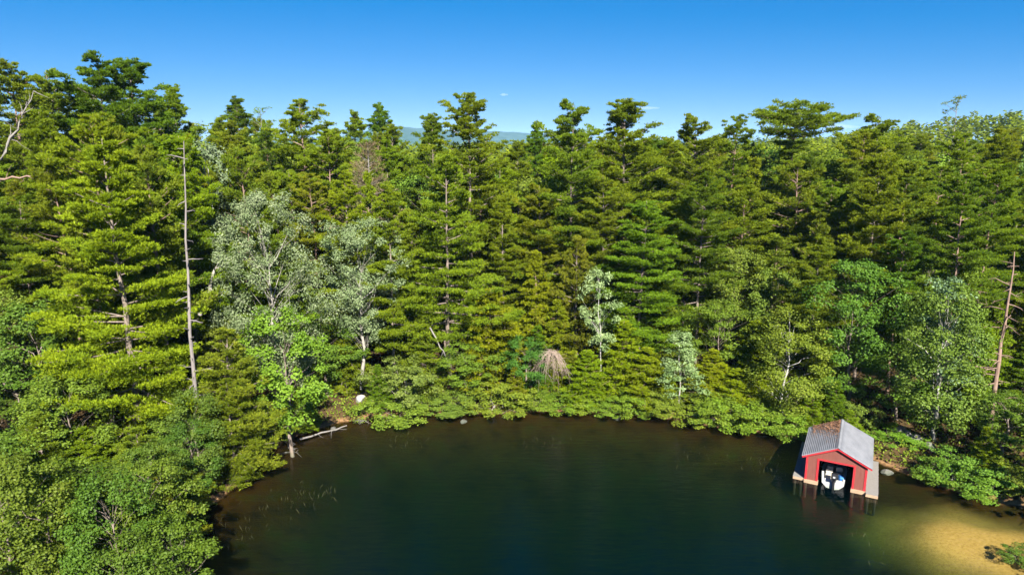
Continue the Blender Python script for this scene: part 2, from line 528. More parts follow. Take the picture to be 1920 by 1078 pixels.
# sill timbers and cribs
for x0, x1 in ((-2.30, -1.22), (1.22, 2.30)):
    t = MB(); t.box(x0, x1, -.14, .26, .14, Z0 - .003)
    t.build('sill_beam', M['timber'], bh)
    for xx in (x0 + .16, x1 - .16):
        MB().tube([(xx, .0, -1.2), (xx, .0, .12)], [.11, .11], 8).build('pile', M['wetwood'], bh)
        MB().tube([(xx, LB - .2, -1.2), (xx, LB - .2, .40)], [.11, .11], 8).build('pile', M['wetwood'], bh)
for s in (-1, 1):
    t = MB(); t.box(min(s * 1.28, s * 2.25), max(s * 1.28, s * 2.25), .27, LB, .26, Z0 - .006)
    t.build('inner_walkway', M['deckwood'], bh)
# the side decks, boards across
def deck(x0, x1, y0, y1):
    d = MB(); y = y0; k = 0
    rr = random.Random(int(x0 * 10))
    while y < y1:
        e = min(y + .19, y1)
        d.box(x0 + rr.uniform(0, .03), x1 - rr.uniform(0, .03), y, e - .012, .40, .44 + rr.uniform(0, .006)); y += .19; k += 1
    o = d.build('deck', M['deckwood'], bh)
    for q in ((x0 + .02, x1 - .02, y0 - .05, y0 - .005, .20, .42), (x0 + .05, x0 + .13, y0, y1, .2, .395), (x1 - .13, x1 - .05, y0, y1, .2, .395)):
        MB().box(*q).build('joist', M['timber'], o)
    for xx in (x0 + .2, x1 - .2):
        for yy in (y0 + .1, (y0 + y1) / 2, y1 - .15): MB().tube([(xx, yy, -1.3), (xx, yy, .196)], [.09, .09], 8).build('pile', M['wetwood'], o)
deck(-3.18, -2.30, .05, 7.6)
deck(2.30, 3.22, -.42, 6.3)

# needle litter on the upper left roof
rg = np.random.default_rng(5)
nL = 1900
u = rg.random(nL) ** 1.5 * 2.5; yy = LB + .15 - np.abs(rg.normal(0, 1.0, nL)) * (1.9 - .45 * u)
ok = (u < 2.4) & (yy > .9); u, yy = u[ok] + .05, yy[ok]
p = np.stack([-u * math.cos(RP) - .04, yy, AP + .15 - u * math.sin(RP) + rg.uniform(0, .03, len(u))], 1)
a = unit(np.stack([rg.normal(0, 1, len(u)), rg.normal(0, 1, len(u)), rg.normal(0, .25, len(u))], 1))
nn = np.tile(np.array([-math.sin(RP), 0, math.cos(RP)]), (len(u), 1)) + rg.normal(0, .35, (len(u), 3))
M['litter'] = simple('brown needle litter', (.11, .05, .025), (.20, .11, .06), .95, 5)
lit = link('leaf_litter', mesh_quads('leaf_litter', blades(p, a, nn, rg.uniform(.06, .18, len(u)), rg.uniform(.02, .06, len(u)))), None, M['litter'])
lit.matrix_world = Matrix.Translation((BX, BY, -.14)) @ Matrix.Rotation(BROT, 4, 'Z')
tag(lit, 'brown needle litter lying on the upper left slope of the boathouse roof', 'leaf litter', kind='stuff')

# motorboat moored stern-out
RB = Matrix.Rotation(BROT, 4, 'Z')
bl = Matrix.Translation((BX, BY, 0)) @ RB @ Vector((-.12, .30, 0))
boat = tag(empty('motorboat', bl, BROT), 'white open motorboat moored stern-out inside the red boathouse', 'boat')
def hull():
    st = [(0, .86, .62), (.8, .92, .64), (2.0, .95, .68), (3.2, .82, .74), (4.2, .45, .82), (4.8, .03, .90)]
    bm = bmesh.new(); rows = []
    for y, w, z in st:
        sec = [(-w, z), (-w * .96, .15), (-w * .55, -.22), (0, -.34), (w * .55, -.22), (w * .96, .15), (w, z), (w - min(.16, w * .5), z), (w - min(.2, w * .6), .22), (-w + min(.2, w * .6), .22), (-w + min(.16, w * .5), z)]
        rows.append([bm.verts.new((x, y, zz)) for x, zz in sec])
    k = len(rows[0])
    for r0, r1 in zip(rows, rows[1:]):
        for i in range(k): bm.faces.new((r0[i], r0[(i + 1) % k], r1[(i + 1) % k], r1[i]))
    bm.faces.new(rows[0][::-1]); bm.faces.new(rows[-1])
    bmesh.ops.recalc_face_normals(bm, faces=bm.faces)
    me = bpy.data.meshes.new('hull'); bm.to_mesh(me); bm.free()
    return link('hull', me, boat, M['whitegel'])
hull()
MB().box(-.66, .66, .0, .10, .225, .56).build('transom', M['whitegel'], boat, .02)
MB().box(-.64, -.10, .55, 1.0, .226, .62).box(-.64, -.10, .98, 1.08, .62, .98).build('seat', M['vinyl'], boat, .03)
MB().box(.14, .62, 1.2, 1.65, .226, .62).box(.14, .62, 1.62, 1.72, .62, 1.0).build('seat', M['vinyl'], boat, .03)
MB().box(-.60, -.12, 1.9, 2.3, .226, .86).build('console', M['whitegel'], boat, .03)
MB().box(.12, .60, 2.1, 2.5, .226, .86).build('console', M['whitegel'], boat, .03)
ws = MB(); ws.obox(Matrix.Translation((0, 2.48, 1.02)) @ Matrix.Rotation(math.radians(28), 4, 'X'), 1.35, .02, .42); ws.build('windscreen', M['glass'], boat)
ob = MB().obox(Matrix.Translation((.06, -.22, .98)) @ Matrix.Rotation(math.radians(-8), 4, 'X'), .46, .56, .50).build('outboard_motor', M['black'], boat, .07)
MB().box(-.03, .15, -.26, -.06, -.5, .74).build('drive_leg', M['black'], ob, .02)
MB().box(-.13, .25, -.10, .02, .42, .70).build('bracket', M['steel'], ob, .02)
dc = MB(); dc.obox(Matrix.Translation((.06, -.515, 1.02)) @ Matrix.Rotation(math.radians(-8), 4, 'X'), .16, .012, .12); dc.build('badge', M['whitegel'], ob)
bluec = MB()
bluec.obox(Matrix.Translation((.58, .62, .52)) @ Matrix.Rotation(.2, 4, 'Z'), .42, .66, .46)
bo = bluec.build('storage_bag', M['blue'], None, .09)
bo.matrix_world = Matrix.Translation(bl) @ RB
tag(bo, 'bright blue bag on the floor of the white boat near its stern', 'bag')

# ------------------------------------------------------------------ tree builders
UP = np.array([0, 0, 1.0])

def trunk_line(rg, h, lean=(0, 0), wav=.25, k=9):
    t = np.linspace(0, 1, k)
    P = np.stack([lean[0] * t ** 1.3 * h, lean[1] * t ** 1.3 * h, t * h], 1)
    P[1:, :2] += np.cumsum(rg.normal(0, wav / 3, (k - 1, 2)), 0)
    return t, P

def along(t, P, q):
    q = np.atleast_1d(q)
    return np.stack([np.interp(q, t, P[:, i]) for i in range(3)], 1)

def conifer(seed, h, r, hb, prof, whorl=.8, nbr=4, e_lo=-4, e_top=45, curve=.10, tuft=.30, tw=.036, nsub=4.6, ntuft=16, nbl=5,
            sub=.54, flat=.42, droop=0.0, start=.22, gap=.12, lean=(0, 0), trad=.24, wav=.25, dead=.0, upb=.75, jit=.35, plate=.34, top_f=1.6, capt=True):
    """whorled conifer: horizontal boughs, each carrying clumps of needle tufts. Returns trunk (V,F), foliage quads"""
    rg = np.random.default_rng(seed)
    t, P = trunk_line(rg, h, lean, wav)
    parts = [tubes(P[None], (trad * (1 - t * .93) + .012)[None], 8)]
    z = hb * h
    bp_, br_, Q = [], [], []
    az0 = rg.uniform(0, 6.28)
    while z < h * .985:
        f = (z - hb * h) / (h * (1 - hb))
        nb = max(2, int(round(nbr + rg.normal(0, .7))))
        az0 += rg.uniform(.4, 1.5)
        for j in range(nb):
            if rg.random() < gap + (.16 if capt and f > .72 else 0): continue
            az = az0 + j * 2 * math.pi / nb + rg.normal(0, .3)
            L = r * prof(f) * (1 + rg.normal(0, jit * .6)) * (1 if rg.random() > .12 else 1.25)
            L = max(L, .35)
            zz = min(z + rg.normal(0, whorl * .28), h * .99)
            e = math.radians(e_lo + (e_top - e_lo) * f ** 1.6 + rg.normal(0, 5))
            if capt: L = max(.30, min(L, (.35 + .72 * (h - zz)) * rg.uniform(.5, 1.45)))
            o = along(t, P, zz / h)[0]
            ah = np.array([math.cos(az), math.sin(az), 0]); sd = np.array([-math.sin(az), math.cos(az), 0])
            bend = rg.normal(0, .10)
            def pt(u):
                u = np.asarray(u)[..., None]
                return o + L * (u * math.cos(e) * ah + bend * u * u * sd + (u * math.sin(e) + curve * u * u - droop * u * u) * UP)
            us = np.array([0, .35, .7, .97])
            bp_.append(pt(us)); br_.append(np.array([.30, .22, .13, .05]) * .16 * (L / 3.2) ** .7 + .006)
            if rg.random() < dead * (1 - f): continue
            ns = max(3, int(nsub * L + 1))
            u = start + (1 - start) * rg.random(ns) ** .75
            u[0] = .98
            w = plate * L * np.sin(math.pi * np.clip((u - start * .6) / (1.12 - start * .6), 0, 1)) ** .8 + .05
            v = rg.uniform(-1, 1, ns) * w
            c = pt(u) + v[:, None] * sd + (rg.normal(0, .05, ns) - droop * .25 * np.abs(v))[:, None] * UP
            sr = sub * (.7 + .6 * rg.random(ns)) * min(1, .55 + L * .18) * (1 - (.38 * max(0, f - .55) / .45 if capt else 0))
            # tufts in flattened clumps
            k = ntuft
            d = rg.normal(0, 1, (ns, k, 3)); d = unit(d) * rg.random((ns, k, 1)) ** .45
            d[..., 2] = np.abs(d[..., 2]) * flat * 1.4 - flat * .35
            p = (c[:, None, :] + d * sr[:, None, None]).reshape(-1, 3)
            outw = (d * np.array([1, 1, .5]) + .55 * ah).reshape(-1, 3)
            q = len(p)
            for b in range(nbl):
                ax = outw * .8 + rg.normal(0, .55, (q, 3)) + np.array([0, 0, (upb - droop * 1.5) * (1 + (1.1 * max(0, f - .6) / .4 if capt else 0))])
                nr = rg.normal(0, .55, (q, 3)) + UP * .8 - ax * .1
                Q.append(blades(p, ax, nr, tuft * rg.uniform(.7, 1.25, q), tw * rg.uniform(.7, 1.3, q)))
        z += whorl * rg.uniform(.75, 1.25) * (1 if f < .75 else .75)
    # leader
    top = P[-1]
    q = int(30 * top_f)
    p = top + np.stack([rg.normal(0, .12, q), rg.normal(0, .12, q), -rg.random(q) * 1.4], 1)
    Q.append(blades(p, rg.normal(0, .6, (q, 3)) + UP * .9, rg.normal(0, 1, (q, 3)), tuft, tw))
    parts.append(tubes(np.array(bp_), np.array(br_), 4))
    return join_vf(parts), np.concatenate(Q)

def broadleaf(seed, h, r, hb, ncl=60, lpc=130, leaf=.20, lw=.075, clump=.95, lean=(0, 0), trad=.16, env=None, upb=.6, flat=.62, droop=0.0,
              stems=1, wav=.4, hollow=.45, side=None, trunk_top=.72):
    rg = np.random.default_rng(seed)
    parts, Q, bp_, br_ = [], [], [], []
    lines = []
    for s in range(stems):
        ln = lean if stems == 1 else (lean[0] + rg.normal(0, .16), lean[1] + rg.normal(0, .16))
        t, P = trunk_line(rg, h * trunk_top if stems == 1 else h * trunk_top * rg.uniform(.6, 1), ln, wav)
        if stems > 1: P[:, :2] += rg.normal(0, r * .12, 2)
        parts.append(tubes(P[None], (trad * (1 - t * .8))[None], 7)); lines.append((t, P))
    f1, f2, f3 = rg.uniform(0, 6.28, 3)
    zs = (rg.random(ncl) if env is not None else rg.beta(1.5, 1.4, ncl))
    for i in range(ncl):
        f = zs[i]
        az = rg.uniform(0, 6.28)
        e = env(f) if env else math.sqrt(max(0, 1 - (2 * f - 1) ** 2)) * .98 + .05
        rad = r * e * (hollow + (1 - hollow) * math.sqrt(rg.random())) * (1 + .20 * math.sin(2 * az + f1) + .14 * math.sin(3 * az + 5 * f + f2))
        z = h * (hb + (1 - hb) * f)
        t, P = lines[i % stems]
        cz = np.interp(z / (h * trunk_top), t, np.arange(len(t)) / (len(t) - 1)) if False else min(1, z / P[-1, 2])
        cx, cyy, _ = along(t, P, cz)[0]
        if side: rad *= 1 + side[1] * math.cos(az - side[0])
        c = np.array([cx + rad * math.cos(az), cyy + rad * math.sin(az), z - droop * rad])
        b0 = along(t, P, max(.12, min(.97, (z - .55 * rad - .1 * h) / P[-1, 2])))[0]
        mid = (b0 + c) / 2 + np.array([0, 0, .12 * rad]) + rg.normal(0, .12, 3)
        if i % 5 in (0, 2): bp_.append(np.array([b0, (b0 + mid) / 2 + rg.normal(0, .05 + .05 * rad, 3), mid + rg.normal(0, .08 * rad, 3), c])); br_.append(np.array([.30, .22, .15, .06]) * trad * (1 if i % 8 == 0 else .25) + .003)
        k = int(lpc * rg.uniform(.6, 1.3))
        cr = clump * rg.uniform(.6, 1.2)
        d = unit(rg.normal(0, 1, (k, 3))) * rg.random((k, 1)) ** .42
        d[:, 2] *= flat
        d[:, 2] += .12 * np.sin(d[:, 0] * 5 + i) * flat
        p = c + d * cr
        outv = unit(np.array([math.cos(az), math.sin(az), 0]) * .5 + d)
        nr = UP * upb + outv * .55 + rg.normal(0, .45, (k, 3))
        ax = np.cross(unit(nr), rg.normal(0, 1, (k, 3))) + np.array([0, 0, -droop])
        Q.append(blades(p, ax, nr, leaf * rg.uniform(.7, 1.3, k), lw * rg.uniform(.8, 1.2, k)))
    parts.append(tubes(np.array(bp_), np.array(br_), 4))
    return join_vf(parts), np.concatenate(Q)

def snag(seed, h, trad, nst=40, smax=1.6, lean=(0, 0), z0=.1, dead_up=.1, wav=.3, twig=0):
    rg = np.random.default_rng(seed)
    t, P = trunk_line(rg, h, lean, wav, 12)
    parts = [tubes(P[None], (trad * (1 - t * .85))[None], 8)]
    bp_, br_ = [], []
    for i in range(nst):
        f = rg.uniform(z0, .99); o = along(t, P, f)[0]; az = rg.uniform(0, 6.28)
        L = smax * rg.uniform(.2, 1) * (1.1 - f * .6)
        d = np.array([math.cos(az), math.sin(az), dead_up + rg.normal(0, .2)])
        q = [o + d * L * u + rg.normal(0, .05 * L, 3) * u + np.array([0, 0, -.12 * L * u * u]) for u in (0, .4, .75, 1)]
        bp_.append(np.array(q)); br_.append(np.array([.05, .04, .028, .010]) * (.5 + L / smax))
        for j in range(twig):
            u = rg.uniform(.3, 1); o2 = o + d * L * u
            d2 = d * .6 + rg.normal(0, .55, 3); l2 = L * rg.uniform(.2, .5)
            bp_.append(np.array([o2 + d2 * l2 * v for v in (0, .33, .66, 1)])); br_.append(np.array([.018, .014, .010, .005]))
    if bp_: parts.append(tubes(np.array(bp_), np.array(br_), 4))
    return join_vf(parts)

PROTO = {}
def proto(key, name, cat, res, h, r, tmat, cmat):
    (V, F), Q = res
    tm = mesh_np('trunk', V, F, True); tm.materials.append(M[tmat])
    cm = mesh_quads('crown', Q); cm.materials.append(M[cmat])
    PROTO[key] = dict(name=name, cat=cat, tm=tm, cm=cm, h=max(h, float(np.quantile(Q[:, :, 2], .9997))), r=r)

pw = lambda p, lo=.08, bl=6: (lambda f: (1 - f) ** p * min(1, .55 + f * bl) + lo)
WP = dict(hb=.22, whorl=.92, nbr=5, dead=.05)
proto('pine_a', 'pine_tree', 'pine tree', conifer(11, 28, 4.4, prof=pw(.5, .13), **WP), 28, 4.4, 'bark', 'needle')
proto('pine_b', 'pine_tree', 'pine tree', conifer(12, 28, 4.8, prof=pw(.45, .12), **{**WP, 'hb': .32, 'gap': .2, 'jit': .5}), 28, 4.8, 'bark', 'needle')
proto('pine_c', 'pine_tree', 'pine tree', conifer(13, 28, 3.9, prof=pw(.6, .12), e_top=55, **WP), 28, 3.9, 'bark', 'needle')
proto('pine_d', 'pine_tree', 'pine tree', conifer(14, 28, 4.6, prof=pw(.40, .10), **{**WP, 'hb': .40, 'whorl': 1.1, 'gap': .22, 'jit': .5}), 28, 4.6, 'redbark', 'needle')
RPN = dict(hb=.36, whorl=.8, nbr=4, tuft=.36, tw=.036, sub=.50, flat=.75, e_lo=2, e_top=55, curve=.2, upb=.55, nsub=3.0, ntuft=15, plate=.32, dead=.12, jit=.45)
proto('red_a', 'pine_tree', 'pine tree', conifer(21, 24, 3.3, prof=pw(.55, .1), **RPN), 24, 3.3, 'redbark', 'redneedle')
proto('red_b', 'pine_tree', 'pine tree', conifer(22, 24, 3.6, prof=pw(.45, .1), **{**RPN, 'hb': .48, 'gap': .2}), 24, 3.6, 'redbark', 'redneedle')
HM = dict(hb=.05, whorl=.42, nbr=5, tuft=.24, tw=.042, sub=.34, flat=.30, e_lo=-6, e_top=40, curve=-.05, droop=.10, nsub=4.2, ntuft=9, upb=.25, plate=.40, trad=.13, jit=.3, start=.15, gap=.06)
proto('hem_a', 'cedar_tree', 'cedar tree', conifer(31, 12, 2.5, prof=pw(.80, .05), **HM), 12, 2.5, 'redbark', 'cedar')
proto('hem_b', 'cedar_tree', 'cedar tree', conifer(32, 12, 2.8, prof=pw(.65, .05), **{**HM, 'jit': .45}), 12, 2.8, 'redbark', 'cedar')
proto('hem_c', 'hemlock_tree', 'hemlock tree', conifer(33, 14, 3.0, prof=pw(.85, .05), **{**HM, 'whorl': .5, 'droop': .16}), 14, 3.0, 'bark', 'needle')
proto('spire', 'spruce_tree', 'spruce tree', conifer(34, 20, 2.9, prof=pw(1.0, .03), **{**HM, 'whorl': .6, 'nbr': 6, 'droop': .12}), 20, 2.9, 'bark', 'needle')
BL = dict(hb=.22, ncl=75, lpc=130)
proto('leaf_a', 'broadleaf_tree', 'broadleaf tree', broadleaf(41, 12, 3.4, **BL), 12, 3.4, 'bark', 'leaf')
proto('leaf_b', 'broadleaf_tree', 'broadleaf tree', broadleaf(42, 12, 3.0, **{**BL, 'ncl': 85, 'clump': .8}), 12, 3.0, 'bark', 'leaf')
proto('leaf_c', 'broadleaf_tree', 'broadleaf tree', broadleaf(43, 14, 3.8, **{**BL, 'ncl': 95, 'clump': .9}), 14, 3.8, 'bark', 'leaf')
proto('birch', 'birch_tree', 'birch tree', broadleaf(44, 14, 3.2, hb=.15, ncl=140, lpc=130, leaf=.18, lw=.065, clump=.85, hollow=.55, droop=.35, flat=.8, trad=.14, wav=.7), 14, 3.2, 'birchbark', 'leaf')
proto('bush_a', 'shrub', 'shrub', broadleaf(51, 3.4, 2.3, hb=.0, ncl=46, lpc=120, leaf=.17, lw=.065, clump=.62, stems=4, trad=.05, hollow=.3, flat=.5), 3.4, 2.3, 'bark', 'leaf')
proto('bush_b', 'shrub', 'shrub', broadleaf(52, 3.0, 2.0, hb=.0, ncl=40, lpc=130, leaf=.15, lw=.06, clump=.55, stems=5, trad=.04, hollow=.3, flat=.45, droop=.15), 3.0, 2.0, 'bark', 'leaf')
proto('bush_c', 'shrub', 'shrub', broadleaf(53, 4.2, 2.6, hb=.02, ncl=60, lpc=120, leaf=.18, lw=.065, clump=.65, stems=4, trad=.06, hollow=.3, flat=.42), 4.2, 2.6, 'palebark', 'leaf')
# trees of their own shape
proto('left_pine', 'pine_tree', 'pine tree', conifer(61, 28, 6.0, .03, lambda f: (1 - f) ** .72 * min(1, .75 + f * 4) + .08, whorl=1.4, nbr=7, e_lo=-12, e_top=45, nsub=4.4, ntuft=15, sub=.62, flat=.30, plate=.36, gap=.10, jit=.3, start=.28, trad=.30), 28, 6.0, 'bark', 'needle')
proto('tall_pine', 'pine_tree', 'pine tree', conifer(62, 32, 5.6, .22, lambda f: (.95 if f < .30 else .8 if f < .58 else 1.05 if f < .72 else .60 if f < .80 else .52 - 1.2 * (f - .80)), whorl=1.0, nbr=5, e_lo=-3, e_top=52, nsub=4.0, gap=.15, jit=.5, plate=.34, trad=.32), 32, 5.6, 'bark', 'needle')
proto('cushion_pine', 'pine_tree', 'pine tree', conifer(63, 24, 4.9, .22, pw(.5, .12), whorl=1.15, nbr=5, e_lo=-2, e_top=40, nsub=4.2, ntuft=14, sub=.56, flat=.36, plate=.40, gap=.12, jit=.35, dead=.0, trad=.24), 24, 4.9, 'bark', 'needle')
proto('umbrella_pine', 'pine_tree', 'pine tree', conifer(64, 28, 4.6, .40, lambda f: (.45 if f < .55 else (.35 if f < .70 else 1.0 - max(0, f - .86) * 4)), whorl=.9, nbr=7, e_lo=-4, e_top=16, curve=.10, nsub=4.2, ntuft=14, sub=.58, flat=.42, gap=.06, jit=.25, plate=.38, capt=False, top_f=.2, trad=.28), 28, 4.6, 'redbark', 'needle')
proto('sparse_pine', 'pine_tree', 'pine tree', conifer(65, 28, 3.9, .45, lambda f: .95 if f < .5 else .95 - (f - .5) * 1.5, whorl=1.3, nbr=3, e_lo=0, e_top=40, nsub=1.5, ntuft=7, nbl=3, sub=.40, flat=.5, gap=.2, jit=.5, dead=.4, trad=.2, capt=False), 28, 3.9, 'greywood', 'needle')
proto('olive_pine', 'pine_tree', 'pine tree', conifer(66, 16, 3.4, .03, lambda f: (1 - f) ** .7 * min(1, .7 + f * 4) + .10, whorl=.62, nbr=5, e_lo=-12, e_top=55, curve=.16, tuft=.28, tw=.034, nsub=3.4, ntuft=12, sub=.40, flat=.8, upb=.5, plate=.34, jit=.4, start=.25, trad=.2), 16, 3.4, 'bark', 'redneedle')
proto('silver_a', 'poplar_tree', 'poplar tree', broadleaf(71, 20, 4.6, hb=.20, ncl=200, lpc=150, leaf=.20, lw=.052, clump=.85, trad=.24, flat=.9, upb=.35, hollow=.35, wav=.5, env=lambda f: .55 + .6 * math.sin(math.pi * min(1, f * .95 + .08)) ** .8 if f < .9 else .6), 20, 4.6, 'palebark', 'silver')
proto('silver_b', 'poplar_tree', 'poplar tree', broadleaf(72, 18, 4.0, hb=.32, ncl=130, lpc=150, leaf=.21, lw=.052, clump=.80, trad=.2, flat=.8, upb=.5, hollow=.35, wav=.5, side=(math.pi, .25), env=lambda f: .28 + .9 * f ** .9 if f < .75 else .95 - (f - .75) * 1.6), 18, 4.0, 'palebark', 'silver')
proto('silver_c', 'poplar_tree', 'poplar tree', broadleaf(73, 11, 2.0, hb=.42, ncl=55, lpc=95, leaf=.19, lw=.065, clump=.6, trad=.09, flat=.6, hollow=.25, trunk_top=.9, env=lambda f: .35 + .7 * math.sin(math.pi * f) ** .7), 11, 2.0, 'birchbark', 'silver')
proto('silver_d', 'poplar_tree', 'poplar tree', broadleaf(74, 9, 2.6, hb=.30, ncl=55, lpc=85, leaf=.19, lw=.06, clump=.66, trad=.09, flat=.35, hollow=.3, trunk_top=.9, env=lambda f: 1.0 - .75 * f), 9, 2.6, 'palebark', 'silver')
(_tk, _cr) = conifer(81, 20, 3.2, .3, pw(.8, .05), whorl=.55, nbr=5, e_lo=-2, e_top=45, tuft=.42, tw=.018, nsub=2.6, ntuft=8, nbl=2, sub=.6, flat=.6, droop=.08, plate=.45)
proto('dead_conifer', 'dead_tree', 'dead tree', (_tk, _cr), 20, 3.2, 'greywood', 'deadneedle')

N_TREES = 0
HEROES = []
def plant(key, px, top, Y26, label, r=None, tint=(1, 1, 1), rz=None, group=None, lean=None, hmax=None, Y=None):
    """a tree of its own: its tip seen at (px, top), standing at depth Y; r is the crown radius in metres"""
    global N_TREES
    pr = PROTO[key]
    Y = Y26 * K if Y is None else Y
    x, y, zt = at_depth(px, top, Y)
    z0 = gz(x, y)
    hh = max(zt - z0, 1.0)
    return plant_at(key, x, y, z0, hh, label, r, tint, rz, group, lean)

def plant_at(key, x, y, z0, hh, label, r=None, tint=(1, 1, 1), rz=None, group=None, lean=None):
    global N_TREES
    pr = PROTO[key]
    sz = hh / pr['h']
    sx = (r / pr['r']) if r else max(sz, .5 * sz + .35)
    rr = random.Random(N_TREES * 7 + 3)
    root = empty(pr['name'], (x, y, z0 - .1), rr.uniform(0, 6.28) if rz is None else rz)
    if lean: root.rotation_euler = (lean[0], lean[1], root.rotation_euler[2])
    root.scale = (sx, sx, sz)
    tag(root, label, pr['cat'], group)
    t = link('trunk', pr['tm'], root); c = link('crown', pr['cm'], root)
    v = [1 + rr.uniform(-.08, .08) for _ in range(3)]
    c.color = (tint[0] * v[0], tint[1] * v[1], tint[2] * v[2], 1)
    N_TREES += 1
    HEROES.append((x, y, key, hh))
    return root

